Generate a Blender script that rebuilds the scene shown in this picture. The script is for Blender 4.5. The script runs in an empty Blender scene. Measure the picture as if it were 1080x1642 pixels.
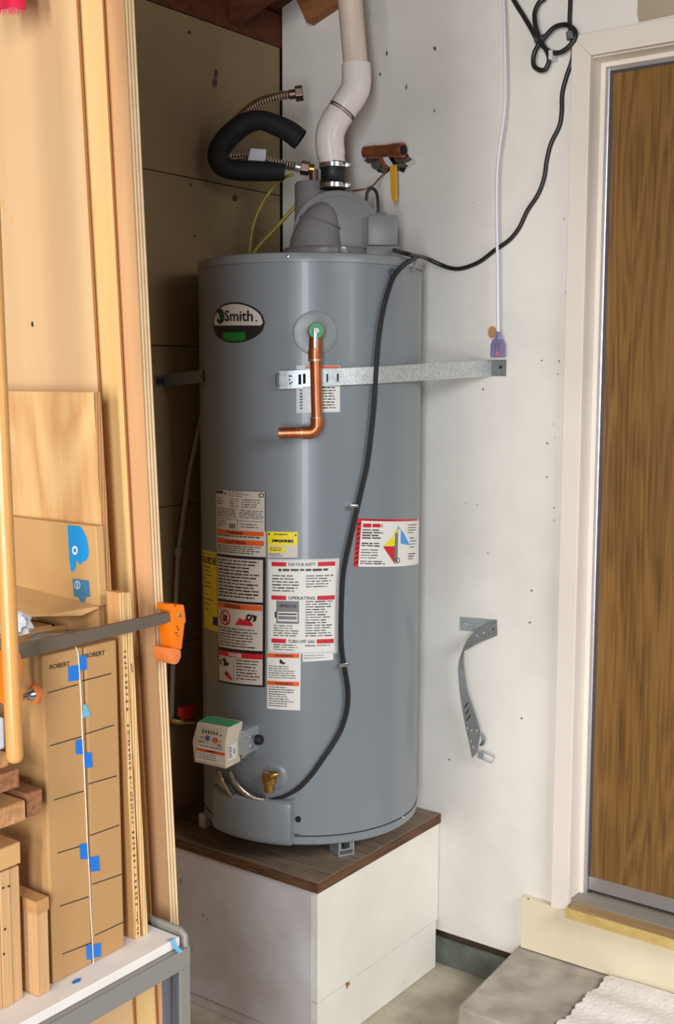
import bpy, bmesh, math, random
from mathutils import Vector, Matrix, Quaternion
random.seed(7)
D = bpy.data
SC = bpy.context.scene
COL = SC.collection

# ------------------------------------------------------------------ camera
CAM = Vector((-2.664, -2.165, 1.633))
YAW, PITCH, ROLL, FPX = 0.635, -0.1146, 0.0026, 1871.0
_f = Vector((math.cos(PITCH)*math.cos(YAW), math.cos(PITCH)*math.sin(YAW), math.sin(PITCH)))
_r = Vector((math.sin(YAW), -math.cos(YAW), 0))
_u = _r.cross(_f)
RX = math.cos(ROLL)*_r + math.sin(ROLL)*_u
UP = -math.sin(ROLL)*_r + math.cos(ROLL)*_u
FW = _f
cam_data = D.cameras.new('camera')
cam = D.objects.new('camera', cam_data)
COL.objects.link(cam)
cam_data.sensor_fit = 'VERTICAL'
cam_data.sensor_height = 24.0
cam_data.lens = FPX/1642*24.0
cam_data.clip_start = 0.05
cam.matrix_world = Matrix(((RX.x, UP.x, -FW.x, CAM.x), (RX.y, UP.y, -FW.y, CAM.y), (RX.z, UP.z, -FW.z, CAM.z), (0, 0, 0, 1)))
SC.camera = cam

# ------------------------------------------------------------------ light
SC.view_settings.view_transform = 'Standard'
SC.view_settings.look = 'None'
SC.view_settings.gamma = 1.0
SC.view_settings.use_curve_mapping = False
SC.view_settings.exposure = 0.0
world = D.worlds.new('world')
SC.world = world
world.use_nodes = True
world.node_tree.nodes['Background'].inputs[0].default_value = (0.80, 0.88, 1.0, 1)
world.node_tree.nodes['Background'].inputs[1].default_value = 0.10

def area_light(name, loc, target, sx, sy, power, color):
    l = D.lights.new(name, 'AREA')
    l.shape = 'RECTANGLE'; l.size = sx; l.size_y = sy; l.energy = power; l.color = color
    o = D.objects.new(name, l); COL.objects.link(o)
    o.location = loc
    o.rotation_euler = (Vector(target)-Vector(loc)).to_track_quat('-Z', 'Y').to_euler()
    return o
# daylight through the open garage door behind and to the left of the camera
area_light('garage_door_sky', (-4.18, -2.81, 1.6), (-0.3, -0.45, 1.3), 0.5, 2.4, 96, (0.88, 0.94, 1.0))
area_light('garage_door_sunlit_drive', (-4.7, -1.68, 1.7), (-0.3, -0.45, 1.4), 0.35, 2.0, 66, (1.0, 0.95, 0.88))
# sky seen from the floor under the door header, to the right behind the camera
sk = area_light('door_header_sky', (-1.4, -3.9, 2.5), (-0.45, -0.95, 0.0), 1.6, 0.8, 18, (0.95, 0.97, 1.0))
sk.data.spread = math.radians(75)
# lamp of the garage
area_light('garage_lamp', (-1.3, -5.2, 2.0), (-0.3, -0.5, 1.6), 0.5, 0.5, 7, (1.0, 0.86, 0.66))

# ------------------------------------------------------------------ helpers: pixels to points on real planes
def ray(px, py):
    return RX*((px-540)/FPX) + UP*(-(py-821)/FPX) + FW
def onx(px, py, x):
    d = ray(px, py); return CAM + d*((x-CAM.x)/d.x)
def ony(px, py, y):
    d = ray(px, py); return CAM + d*((y-CAM.y)/d.y)
def onz(px, py, z):
    d = ray(px, py); return CAM + d*((z-CAM.z)/d.z)
def atd(px, py, t):
    return CAM + ray(px, py)*t
TC = Vector((-0.301, -0.339)); TR = 0.28
def tank_uv(px, py, r=TR):
    d = ray(px, py); o = Vector((CAM.x-TC.x, CAM.y-TC.y))
    a = d.x*d.x+d.y*d.y; b = d.x*o.x+d.y*o.y; c = o.dot(o)-r*r
    q = b*b-a*c
    t = (-b-math.sqrt(max(q, 0)))/a
    p = CAM+d*t
    return math.atan2(p.y-TC.y, p.x-TC.x) % (2*math.pi), p.z
def tank_pt(ang, z, r=TR):
    return Vector((TC.x+r*math.cos(ang), TC.y+r*math.sin(ang), z))
def oncyl(px, py, r=TR):
    a, z = tank_uv(px, py, r); return tank_pt(a, z, r)

# ------------------------------------------------------------------ materials
def S(r, g, b):
    def c(v):
        v /= 255.0
        return v/12.92 if v <= 0.04045 else ((v+0.055)/1.055)**2.4
    return (c(r), c(g), c(b), 1.0)
def new_mat(name):
    m = D.materials.new(name); m.use_nodes = True
    nt = m.node_tree
    return m, nt, nt.nodes['Principled BSDF']
def plain(name, col, rough=0.5, metal=0.0, coat=0.0, var=0.0, vscale=(6, 6, 6), bump=0.0, bscale=60, trans=0.0, emit=0.0, spec=None):
    m, nt, b = new_mat(name)
    b.inputs['Base Color'].default_value = col
    b.inputs['Roughness'].default_value = rough
    b.inputs['Metallic'].default_value = metal
    b.inputs['Coat Weight'].default_value = coat
    if spec is not None: b.inputs['Specular IOR Level'].default_value = spec
    if trans: b.inputs['Transmission Weight'].default_value = trans
    if emit:
        b.inputs['Emission Color'].default_value = col; b.inputs['Emission Strength'].default_value = emit
    tc = nt.nodes.new('ShaderNodeTexCoord')
    if var:
        mp = nt.nodes.new('ShaderNodeMapping'); mp.inputs['Scale'].default_value = vscale
        n = nt.nodes.new('ShaderNodeTexNoise'); n.inputs['Detail'].default_value = 5; n.inputs['Scale'].default_value = 1.0
        r = nt.nodes.new('ShaderNodeValToRGB')
        r.color_ramp.elements[0].position = 0.3; r.color_ramp.elements[1].position = 0.7
        r.color_ramp.elements[0].color = tuple(c*(1-var) for c in col[:3])+(1,)
        r.color_ramp.elements[1].color = tuple(min(1, c*(1+var*0.7)) for c in col[:3])+(1,)
        nt.links.new(tc.outputs['Object'], mp.inputs[0]); nt.links.new(mp.outputs[0], n.inputs['Vector'])
        nt.links.new(n.outputs['Fac'], r.inputs[0]); nt.links.new(r.outputs[0], b.inputs['Base Color'])
    if bump:
        n2 = nt.nodes.new('ShaderNodeTexNoise'); n2.inputs['Scale'].default_value = bscale; n2.inputs['Detail'].default_value = 4
        bp = nt.nodes.new('ShaderNodeBump'); bp.inputs['Strength'].default_value = bump; bp.inputs['Distance'].default_value = 0.004
        nt.links.new(tc.outputs['Object'], n2.inputs['Vector']); nt.links.new(n2.outputs['Fac'], bp.inputs['Height'])
        nt.links.new(bp.outputs[0], b.inputs['Normal'])
    return m
def wood(name, c0, c1, scale=(18, 18, 1.2), distort=2.5, rough=0.5, coat=0.0, dark=None, fine=0.35, contrast=(0.3, 0.7), bump=0.15):
    """grain along the axis with the small scale"""
    m, nt, b = new_mat(name)
    b.inputs['Roughness'].default_value = rough; b.inputs['Coat Weight'].default_value = coat
    N = nt.nodes.new; L = nt.links.new
    tc = N('ShaderNodeTexCoord'); mp = N('ShaderNodeMapping'); mp.inputs['Scale'].default_value = scale
    L(tc.outputs['Object'], mp.inputs[0])
    n = N('ShaderNodeTexNoise'); n.inputs['Scale'].default_value = 1.0; n.inputs['Detail'].default_value = 3; n.inputs['Distortion'].default_value = distort
    L(mp.outputs[0], n.inputs['Vector'])
    mp2 = N('ShaderNodeMapping'); mp2.inputs['Scale'].default_value = tuple(s*9 if s > 3 else s*2.5 for s in scale)
    L(tc.outputs['Object'], mp2.inputs[0])
    n2 = N('ShaderNodeTexNoise'); n2.inputs['Scale'].default_value = 1.0; n2.inputs['Detail'].default_value = 4
    L(mp2.outputs[0], n2.inputs['Vector'])
    mx = N('ShaderNodeMix'); mx.data_type = 'FLOAT'; mx.inputs[0].default_value = fine
    L(n.outputs['Fac'], mx.inputs[2]); L(n2.outputs['Fac'], mx.inputs[3])
    r = N('ShaderNodeValToRGB')
    r.color_ramp.elements[0].position = contrast[0]; r.color_ramp.elements[1].position = contrast[1]
    r.color_ramp.elements[0].color = c0; r.color_ramp.elements[1].color = c1
    if dark:
        e = r.color_ramp.elements.new(contrast[0]-0.1); e.color = dark
    L(mx.outputs[0], r.inputs[0]); L(r.outputs[0], b.inputs['Base Color'])
    bp = N('ShaderNodeBump'); bp.inputs['Strength'].default_value = bump; bp.inputs['Distance'].default_value = 0.002
    L(mx.outputs[0], bp.inputs['Height']); L(bp.outputs[0], b.inputs['Normal'])
    return m
def rings(name, c0, c1, scale, wscale, distort, rough=0.4, coat=0.2, mixn=0.45):
    """cathedral-figured veneer: distorted bands plus streaks"""
    m, nt, b = new_mat(name)
    b.inputs['Roughness'].default_value = rough; b.inputs['Coat Weight'].default_value = coat; b.inputs['Coat Roughness'].default_value = 0.3
    N = nt.nodes.new; L = nt.links.new
    tc = N('ShaderNodeTexCoord'); mp = N('ShaderNodeMapping'); mp.inputs['Scale'].default_value = scale
    L(tc.outputs['Object'], mp.inputs[0])
    w = N('ShaderNodeTexNoise'); w.inputs['Scale'].default_value = wscale; w.inputs['Detail'].default_value = 1.5; w.inputs['Distortion'].default_value = distort
    L(mp.outputs[0], w.inputs['Vector'])
    mu = N('ShaderNodeMath'); mu.operation = 'MULTIPLY'; mu.inputs[1].default_value = 14
    L(w.outputs['Fac'], mu.inputs[0])
    fr = N('ShaderNodeMath'); fr.operation = 'PINGPONG'; fr.inputs[1].default_value = 1.0
    L(mu.outputs[0], fr.inputs[0])
    n2 = N('ShaderNodeTexNoise'); n2.inputs['Scale'].default_value = 1; n2.inputs['Detail'].default_value = 5
    mp2 = N('ShaderNodeMapping'); mp2.inputs['Scale'].default_value = tuple(s*22 for s in scale[:2])+(scale[2]*6,)
    L(tc.outputs['Object'], mp2.inputs[0]); L(mp2.outputs[0], n2.inputs['Vector'])
    mx = N('ShaderNodeMix'); mx.data_type = 'FLOAT'; mx.inputs[0].default_value = mixn
    L(fr.outputs[0], mx.inputs[2]); L(n2.outputs['Fac'], mx.inputs[3])
    r = N('ShaderNodeValToRGB'); r.color_ramp.elements[0].position = 0.2; r.color_ramp.elements[1].position = 0.62
    r.color_ramp.elements[0].color = c0; r.color_ramp.elements[1].color = c1
    L(mx.outputs[0], r.inputs[0]); L(r.outputs[0], b.inputs['Base Color'])
    return m
def painted(name, col, stain, rough=0.55, blotch=2.2, specks=0.68, speck_scale=26, amount=0.35):
    """old wall paint: faint blotches, dark chips and scuffs"""
    m, nt, b = new_mat(name)
    b.inputs['Roughness'].default_value = rough
    N = nt.nodes.new; L = nt.links.new
    tc = N('ShaderNodeTexCoord')
    n = N('ShaderNodeTexNoise'); n.inputs['Scale'].default_value = blotch; n.inputs['Detail'].default_value = 6; n.inputs['Roughness'].default_value = 0.6
    L(tc.outputs['Object'], n.inputs['Vector'])
    r = N('ShaderNodeValToRGB'); r.color_ramp.elements[0].position = 0.35; r.color_ramp.elements[1].position = 0.6
    mixc = tuple(col[i]*(1-amount)+stain[i]*amount for i in range(3))+(1,)
    r.color_ramp.elements[0].color = mixc; r.color_ramp.elements[1].color = col
    L(n.outputs['Fac'], r.inputs[0])
    s = N('ShaderNodeTexNoise'); s.inputs['Scale'].default_value = speck_scale; s.inputs['Detail'].default_value = 3
    L(tc.outputs['Object'], s.inputs['Vector'])
    r2 = N('ShaderNodeValToRGB'); r2.color_ramp.elements[0].position = specks; r2.color_ramp.elements[1].position = specks+0.03
    r2.color_ramp.elements[0].color = (0, 0, 0, 1); r2.color_ramp.elements[1].color = (1, 1, 1, 1)
    L(s.outputs['Fac'], r2.inputs[0])
    mx = N('ShaderNodeMix'); mx.data_type = 'RGBA'
    L(r2.outputs[0], mx.inputs[0]); L(r.outputs[0], mx.inputs[6]); mx.inputs[7].default_value = stain
    L(mx.outputs[2], b.inputs['Base Color'])
    bp = N('ShaderNodeBump'); bp.inputs['Strength'].default_value = 0.12; bp.inputs['Distance'].default_value = 0.004
    L(n.outputs['Fac'], bp.inputs['Height']); L(bp.outputs[0], b.inputs['Normal'])
    return m
def galvanised(name, col, rough=0.35):
    m, nt, b = new_mat(name)
    b.inputs['Metallic'].default_value = 0.55; b.inputs['Roughness'].default_value = rough
    N = nt.nodes.new; L = nt.links.new
    tc = N('ShaderNodeTexCoord'); v = N('ShaderNodeTexVoronoi'); v.inputs['Scale'].default_value = 220
    L(tc.outputs['Object'], v.inputs['Vector'])
    r = N('ShaderNodeValToRGB')
    r.color_ramp.elements[0].color = tuple(c*0.78 for c in col[:3])+(1,); r.color_ramp.elements[1].color = tuple(min(1, c*1.18) for c in col[:3])+(1,)
    L(v.outputs['Color'], r.inputs[0]); L(r.outputs[0], b.inputs['Base Color'])
    return m
def plies(name, light, dark, axis, freq, rough=0.6):
    """plywood edge: alternating veneers across the thickness"""
    m, nt, b = new_mat(name)
    b.inputs['Roughness'].default_value = rough
    N = nt.nodes.new; L = nt.links.new
    tc = N('ShaderNodeTexCoord'); sp = N('ShaderNodeSeparateXYZ'); L(tc.outputs['Object'], sp.inputs[0])
    if axis == 'lean':
        ad = N('ShaderNodeMath'); ad.operation = 'MULTIPLY_ADD'; ad.inputs[1].default_value = 0.0465
        L(sp.outputs['Z'], ad.inputs[0]); L(sp.outputs['X'], ad.inputs[2]); src = ad.outputs[0]
    else:
        src = sp.outputs[axis]
    mu = N('ShaderNodeMath'); mu.operation = 'MULTIPLY'; mu.inputs[1].default_value = freq; L(src, mu.inputs[0])
    pp = N('ShaderNodeMath'); pp.operation = 'PINGPONG'; pp.inputs[1].default_value = 1; L(mu.outputs[0], pp.inputs[0])
    n = N('ShaderNodeTexNoise'); n.inputs['Scale'].default_value = 30; L(tc.outputs['Object'], n.inputs['Vector'])
    mx = N('ShaderNodeMix'); mx.data_type = 'FLOAT'; mx.inputs[0].default_value = 0.3
    L(pp.outputs[0], mx.inputs[2]); L(n.outputs['Fac'], mx.inputs[3])
    r = N('ShaderNodeValToRGB'); r.color_ramp.elements[0].position = 0.35; r.color_ramp.elements[1].position = 0.6
    r.color_ramp.elements[0].color = dark; r.color_ramp.elements[1].color = light
    L(mx.outputs[0], r.inputs[0]); L(r.outputs[0], b.inputs['Base Color'])
    return m

M = {}
M['wall'] = painted('white_wall_paint', S(236, 230, 222), S(120, 104, 88), specks=0.78, amount=0.17)
M['drywall'] = painted('tan_gypsum_board', S(150, 128, 92), S(92, 66, 32), specks=0.78, speck_scale=14, amount=0.25, blotch=3)
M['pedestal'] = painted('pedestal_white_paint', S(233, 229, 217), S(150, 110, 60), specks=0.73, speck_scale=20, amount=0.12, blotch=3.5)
M['pedestal_side'] = painted('pedestal_side_sky_tint', S(212, 211, 216), S(150, 120, 80), specks=0.72, speck_scale=16, amount=0.35, blotch=3.5)  # white paint with the bluish sky light on this side mixed into its colour
M['cream'] = painted('cream_trim_paint', S(226, 213, 184), S(130, 100, 60), specks=0.745, amount=0.12)
M['casing'] = painted('pinkish_white_trim_paint', S(232, 221, 209), S(150, 130, 110), specks=0.75, amount=0.1)
M['taupe'] = plain('taupe_paint', S(176, 158, 134), 0.7, var=0.08)
M['concrete'] = plain('grey_brown_concrete', S(178, 168, 148), 0.85, var=0.35, vscale=(9, 9, 9), bump=0.5, bscale=40)
M['step'] = plain('grey_concrete', S(172, 162, 150), 0.8, var=0.32, vscale=(13, 13, 13), bump=0.4, bscale=50)
M['stem'] = plain('greenish_concrete', S(104, 108, 98), 0.85, var=0.35, vscale=(14, 14, 14), bump=0.4)
M['sill'] = wood('dark_sill_wood', S(52, 36, 28), S(80, 56, 44), (3, 2, 30))
M['roof'] = wood('reddish_roof_wood', S(70, 32, 14), S(112, 56, 26), (22, 2, 22), rough=0.8)
M['rafter'] = wood('brown_rafter_wood', S(126, 78, 40), S(160, 104, 58), (22, 2, 22), rough=0.8)
M['door'] = rings('oak_door_veneer', S(78, 50, 20), S(132, 94, 46), (7, 7, 0.8), 1.6, 0.7, rough=0.36, coat=0.35, mixn=0.78)
M['alu'] = plain('brushed_aluminium', S(200, 200, 206), 0.32, 0.85)
M['alu_dark'] = plain('dark_weatherstrip', S(70, 66, 72), 0.5)
M['oak_sill'] = wood('worn_oak_sill', S(142, 112, 70), S(176, 144, 94), (30, 1.5, 30), rough=0.5)
M['gold_sill'] = wood('golden_sill_edge', S(176, 146, 80), S(212, 184, 116), (30, 6, 30), rough=0.45)
M['threshold'] = plain('grey_threshold', S(140, 132, 120), 0.6, var=0.1)
M['mat'] = plain('white_mat_fabric', S(232, 224, 216), 0.95, var=0.08, vscale=(30, 30, 30), bump=0.8, bscale=90)
M['tank'] = plain('grey_tank_enamel', S(124, 130, 135), 0.33, 0.0, coat=0.1, spec=0.45)
M['tank_cap'] = plain('grey_cap_plastic', S(134, 138, 139), 0.33, spec=0.5)
M['blower'] = plain('grey_blower_plastic', S(130, 127, 126), 0.38)
M['seam'] = plain('dark_seam', S(46, 48, 50), 0.8)
M['black'] = plain('black_rubber', S(26, 25, 27), 0.5)
M['foam'] = plain('black_foam_insulation', S(22, 20, 22), 0.75, bump=0.3, bscale=70)
M['cord'] = plain('black_cord', S(32, 29, 30), 0.4)
M['steel'] = plain('bright_steel', S(205, 205, 205), 0.22, 1.0)
M['corrugated'] = plain('corrugated_steel', S(196, 182, 170), 0.22, 1.0)
M['nut'] = plain('bronze_nut', S(116, 94, 82), 0.38, 0.85)
M['zinc'] = galvanised('zinc_plate', S(180, 186, 190))
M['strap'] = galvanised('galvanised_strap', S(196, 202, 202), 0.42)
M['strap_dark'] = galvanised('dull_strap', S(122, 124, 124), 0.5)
M['copper'] = plain('copper', S(196, 120, 80), 0.38, 0.85, var=0.25, vscale=(40, 40, 14))
M['copper_old'] = plain('aged_copper', S(186, 112, 74), 0.38, 0.7, var=0.3, vscale=(30, 30, 30))
M['solder'] = plain('solder', S(190, 170, 150), 0.35, 0.8)
M['brass'] = plain('brass', S(176, 138, 78), 0.32, 0.9, var=0.25, vscale=(60, 60, 60))
M['yellow_tube'] = plain('yellow_coated_tube', S(176, 152, 50), 0.3, var=0.2, vscale=(60, 60, 60))
M['pvc'] = plain('white_pvc', S(238, 226, 218), 0.22, spec=0.5)
M['pvc_old'] = plain('cream_pvc_pipe', S(226, 205, 188), 0.4, var=0.14, vscale=(30, 30, 3))
M['yellow'] = plain('yellow_handle', S(232, 168, 44), 0.4)
M['red'] = plain('red_handle', S(206, 40, 38), 0.4)
M['white_cord'] = plain('white_cord', S(226, 224, 236), 0.4)
M['clear'] = plain('clear_purple_plastic', S(176, 172, 226), 0.12, trans=0.75)
M['glow'] = plain('red_neon', (1.0, 0.12, 0.06, 1), 0.4, emit=1.6)
M['green'] = plain('green_print', S(70, 150, 104), 0.5)
M['beige'] = plain('beige_plastic', S(210, 198, 178), 0.45)
M['maple_a'] = wood('maple_veneer', S(220, 178, 130), S(232, 196, 151), (5, 5, 0.5), 1.2, 0.45, coat=0.05, fine=0.3)
M['maple_b'] = wood('pale_maple_veneer', S(222, 180, 116), S(238, 204, 146), (6, 6, 0.5), 1.5, 0.45, fine=0.3)
M['maple_c'] = wood('pinkish_maple_veneer', S(206, 154, 106), S(226, 178, 130), (7, 7, 0.5), 1.2, 0.5, fine=0.3)
M['maple_d'] = rings('figured_maple', S(206, 150, 92), S(232, 188, 130), (3.2, 3.2, 1.2), 1.5, 1.0, rough=0.45, coat=0.05, mixn=0.7)
M['ply_edge'] = plies('plywood_edge_layers', S(238, 210, 168), S(186, 142, 98), 'lean', 330)
M['thin_edge'] = plain('thin_ply_edge', S(168, 112, 64), 0.6, var=0.2, vscale=(8, 8, 2))
M['edge_d'] = plies('brown_ply_edge', S(204, 152, 100), S(160, 106, 62), 'X', 420)
M['ply_plain'] = wood('plywood_face', S(196, 140, 84), S(216, 164, 106), (16, 16, 1.0), 1.5, 0.6)
M['ply_e'] = plies('stamped_ply_edge', S(232, 196, 140), S(196, 148, 92), 'X', 400)
M['card'] = plain('brown_cardboard', S(182, 138, 88), 0.75, var=0.06, vscale=(14, 14, 5))
M['card_dark'] = plain('shaded_cardboard', S(184, 138, 86), 0.8, var=0.06, vscale=(8, 8, 8))
M['kraft'] = plain('kraft_paper', S(206, 160, 104), 0.6, var=0.07, vscale=(5, 5, 3))
M['blue_tape'] = plain('blue_masking_tape', S(28, 112, 200), 0.6)
M['pale_blue'] = plain('pale_blue_tape', S(104, 176, 214), 0.6)
M['blue_print'] = plain('blue_print', S(24, 148, 216), 0.5)
M['blue_print_dark'] = plain('dull_blue_print', S(62, 124, 158), 0.5)
M['ink'] = plain('black_ink', S(34, 28, 26), 0.7)
M['white_ink'] = plain('white_ink', S(236, 236, 236), 0.6)
M['string'] = plain('white_string', S(236, 226, 210), 0.8)
M['lumber'] = wood('pale_lumber', S(186, 140, 94), S(212, 170, 122), (26, 26, 2.0), 1.5, 0.7)
M['lumber_y'] = wood('pale_lumber_lengthwise', S(168, 118, 70), S(196, 148, 94), (26, 2.0, 26), 1.5, 0.7)
M['lumber_dark'] = wood('dark_lumber', S(116, 72, 44), S(150, 98, 62), (26, 2.0, 26), 1.5, 0.7)
M['end_grain'] = plain('end_grain', S(186, 134, 88), 0.8, var=0.3, vscale=(90, 90, 90), bump=0.4, bscale=150)
M['end_dark'] = plain('dark_end_grain', S(150, 98, 64), 0.8, var=0.4, vscale=(120, 120, 120), bump=0.4, bscale=150)
M['melamine'] = plain('white_melamine', S(232, 224, 216), 0.45, var=0.05, vscale=(14, 14, 14))
M['cart'] = plain('grey_painted_metal', S(132, 128, 121), 0.45)
M['cart_dark'] = plain('blue_grey_metal', S(98, 100, 108), 0.5)
M['orange'] = plain('orange_paint', S(240, 120, 14), 0.36)
M['orange_pad'] = plain('orange_rubber_pad', S(228, 124, 62), 0.55)
M['bar'] = plain('dark_steel_bar', S(108, 94, 82), 0.5, 0.2, bump=0.1)
M['dowel'] = wood('varnished_dowel', S(200, 140, 74), S(218, 162, 96), (40, 40, 2), 1, 0.3, coat=0.3)
M['pink'] = plain('crimson_cloth', S(214, 26, 66), 0.85, var=0.15, vscale=(40, 40, 40))
M['fringe'] = plain('pink_fringe', S(206, 74, 92), 0.9)
M['plate'] = wood('weathered_plywood_top', S(92, 74, 60), S(156, 134, 112), (30, 3, 30), 2.0, 0.8, fine=0.5, dark=S(50, 36, 28))
M['plate_edge'] = wood('brown_ply_edge_horizontal', S(54, 36, 24), S(122, 82, 50), (7, 7, 120), 1.5, 0.75, fine=0.4, contrast=(0.38, 0.66))
M['bag'] = plain('white_plastic_bag', S(206, 204, 208), 0.3)
M['grey_card'] = plain('grey_board', S(150, 142, 122), 0.7)
M['paper'] = plain('white_label_paper', S(226, 222, 214), 0.45)
M['paper_warm'] = plain('cream_label_paper', S(206, 196, 184), 0.45)
M['clearfilm'] = plain('pale_grey_label_film', S(204, 204, 204), 0.35)
M['l_black'] = plain('label_black', S(28, 26, 28), 0.45)
M['l_orange'] = plain('label_orange', S(226, 92, 36), 0.45)
M['l_red'] = plain('label_red', S(200, 30, 44), 0.45)
M['l_yellow'] = plain('label_yellow', S(236, 214, 20), 0.45)
M['l_blue'] = plain('label_blue', S(70, 150, 226), 0.45)
M['l_grey'] = plain('label_grey', S(120, 120, 122), 0.45)
M['l_dark'] = plain('label_text_grey', S(66, 60, 58), 0.5)
M['l_green'] = plain('label_green', S(20, 120, 40), 0.45)
M['l_navy'] = plain('label_navy', S(50, 80, 170), 0.45)
M['hole'] = plain('dark_hole', S(14, 12, 12), 0.9)
M['plaster'] = plain('torn_grey_plaster', S(96, 86, 78), 0.9, var=0.4, vscale=(60, 60, 60), bump=1.0, bscale=90)
M['wire'] = plain('thin_brown_wire', S(128, 92, 74), 0.5)
M['conduit'] = plain('dull_grey_tube', S(150, 146, 134), 0.4)

# ------------------------------------------------------------------ mesh builder
class MB:
    def __init__(s): s.v = []; s.f = []
    def add(s, vs, fs):
        o = len(s.v); s.v += [Vector(v) for v in vs]; s.f += [tuple(i+o for i in f) for f in fs]; return s
    def hexa(s, p):           # p: 4 bottom (ccw seen from above) + 4 top
        return s.add(p, [(3, 2, 1, 0), (4, 5, 6, 7), (0, 1, 5, 4), (1, 2, 6, 5), (2, 3, 7, 6), (3, 0, 4, 7)])
    def box(s, a, b):
        x0, x1 = sorted((a[0], b[0])); y0, y1 = sorted((a[1], b[1])); z0, z1 = sorted((a[2], b[2]))
        return s.hexa([(x0, y0, z0), (x1, y0, z0), (x1, y1, z0), (x0, y1, z0), (x0, y0, z1), (x1, y0, z1), (x1, y1, z1), (x0, y1, z1)])
    def fbox(s, fr, a, b):    # box in a frame (o, X, Y, Z)
        o, X, Y, Z = fr
        t = MB().box(a, b)
        return s.add([o+X*v.x+Y*v.y+Z*v.z for v in t.v], t.f)
    def prism(s, poly, off):  # planar polygon of 3D points pushed along the vector off
        n = len(poly); off = Vector(off); P = [Vector(p) for p in poly]
        return s.add(P+[p+off for p in P], [tuple(range(n))[::-1], tuple(range(n, 2*n))]+[(i, (i+1) % n, (i+1) % n+n, i+n) for i in range(n)])
    def tube(s, path, r, n=10, caps=True, spline=0, flat=1.0):
        P = [Vector(p) for p in path]
        if spline: P, r = catmull(P, spline, r)
        rr = r if isinstance(r, (list, tuple)) else [r]*len(P)
        T = []
        for i in range(len(P)):
            t = P[min(i+1, len(P)-1)]-P[max(i-1, 0)]
            T.append(t.normalized() if t.length > 1e-9 else Vector((0, 0, 1)))
        ref = Vector((0, 0, 1)) if abs(T[0].z) < 0.9 else Vector((1, 0, 0))
        nrm = (ref-T[0]*ref.dot(T[0])).normalized()
        vs = []
        for i, p in enumerate(P):
            nrm = (nrm-T[i]*nrm.dot(T[i]))
            nrm = nrm.normalized() if nrm.length > 1e-6 else T[i].orthogonal().normalized()
            b = T[i].cross(nrm)
            for k in range(n):
                a = 2*math.pi*k/n
                vs.append(p+(nrm*math.cos(a)*flat+b*math.sin(a))*rr[i])
        m = len(P)
        fs = [(i*n+k, i*n+(k+1) % n, (i+1)*n+(k+1) % n, (i+1)*n+k) for i in range(m-1) for k in range(n)]
        if caps: fs += [tuple(range(n))[::-1], tuple(range((m-1)*n, m*n))]
        return s.add(vs, fs)
    def lathe(s, prof, fr, n=24, caps=True):   # prof: (radius, height) along Z of the frame
        o, X, Y, Z = fr
        vs = [o+(X*math.cos(2*math.pi*k/n)+Y*math.sin(2*math.pi*k/n))*r+Z*h for r, h in prof for k in range(n)]
        m = len(prof)
        fs = [(i*n+k, i*n+(k+1) % n, (i+1)*n+(k+1) % n, (i+1)*n+k) for i in range(m-1) for k in range(n)]
        if caps: fs += [tuple(range(n))[::-1], tuple(range((m-1)*n, m*n))]
        return s.add(vs, fs)
    def ribbon(s, A, B, th=0.0012):            # two edge polylines, small thickness
        A = [Vector(a) for a in A]; B = [Vector(b) for b in B]; n = len(A); N = []
        for i in range(n):
            t = A[min(i+1, n-1)]-A[max(i-1, 0)]; w = B[i]-A[i]
            c = t.cross(w); N.append(c.normalized()*th if c.length > 1e-9 else Vector((th, 0, 0)))
        vs = A+B+[A[i]+N[i] for i in range(n)]+[B[i]+N[i] for i in range(n)]
        fs = []
        for i in range(n-1):
            a, b, c, d = i, i+1, n+i+1, n+i
            fs += [(d, c, b, a), (a+2*n, b+2*n, c+2*n, d+2*n), (a, b, b+2*n, a+2*n), (c, d, d+2*n, c+2*n)]
        fs += [(0, 2*n, 3*n, n), (n-1, 2*n-1, 4*n-1, 3*n-1)]
        return s.add(vs, fs)
    def build(s, name, mat, root=None, smooth=True, bevel=0.0, ang=40):
        off = root['_o'] if root is not None else None
        off = Vector(off) if off is not None else Vector((0, 0, 0))
        me = D.meshes.new(name)
        me.from_pydata([v-off for v in s.v], [], s.f)
        bm = bmesh.new(); bm.from_mesh(me)
        bmesh.ops.recalc_face_normals(bm, faces=bm.faces)
        if bevel:
            es = [e for e in bm.edges if len(e.link_faces) == 2 and e.calc_face_angle(0) > 0.5]
            bmesh.ops.bevel(bm, geom=es, offset=bevel, segments=2, affect='EDGES', profile=0.6)
        bm.to_mesh(me); bm.free()
        me.materials.append(mat if not isinstance(mat, str) else M[mat])
        if smooth:
            me.polygons.foreach_set('use_smooth', [True]*len(me.polygons))
            me.set_sharp_from_angle(angle=math.radians(ang))
        o = D.objects.new(name, me); COL.objects.link(o)
        if root is not None:
            o.parent = root; o['_o'] = root['_o']
        else:
            o['_o'] = (0.0, 0.0, 0.0)
        return o
def catmull(P, k, r=None):
    rr = r if isinstance(r, (list, tuple)) else None
    Q = []; R = []
    n = len(P)
    for i in range(n-1):
        p0, p1, p2, p3 = P[max(i-1, 0)], P[i], P[i+1], P[min(i+2, n-1)]
        for j in range(k):
            t = j/k
            Q.append(0.5*((2*p1)+(p2-p0)*t+(2*p0-5*p1+4*p2-p3)*t*t+(3*p1-p0-3*p2+p3)*t**3))
            if rr: R.append(rr[i]+(rr[i+1]-rr[i])*t)
    Q.append(P[-1])
    if rr: R.append(rr[-1]); return Q, R
    return Q, r
def resample(P, step):
    out = [P[0].copy()]; acc = 0.0
    for i in range(len(P)-1):
        a, b = P[i], P[i+1]; l = (b-a).length; d = step-acc
        while d <= l and l > 0:
            out.append(a+(b-a)*(d/l)); d += step
        acc = (acc+l) % step if l else acc
    return out
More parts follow.
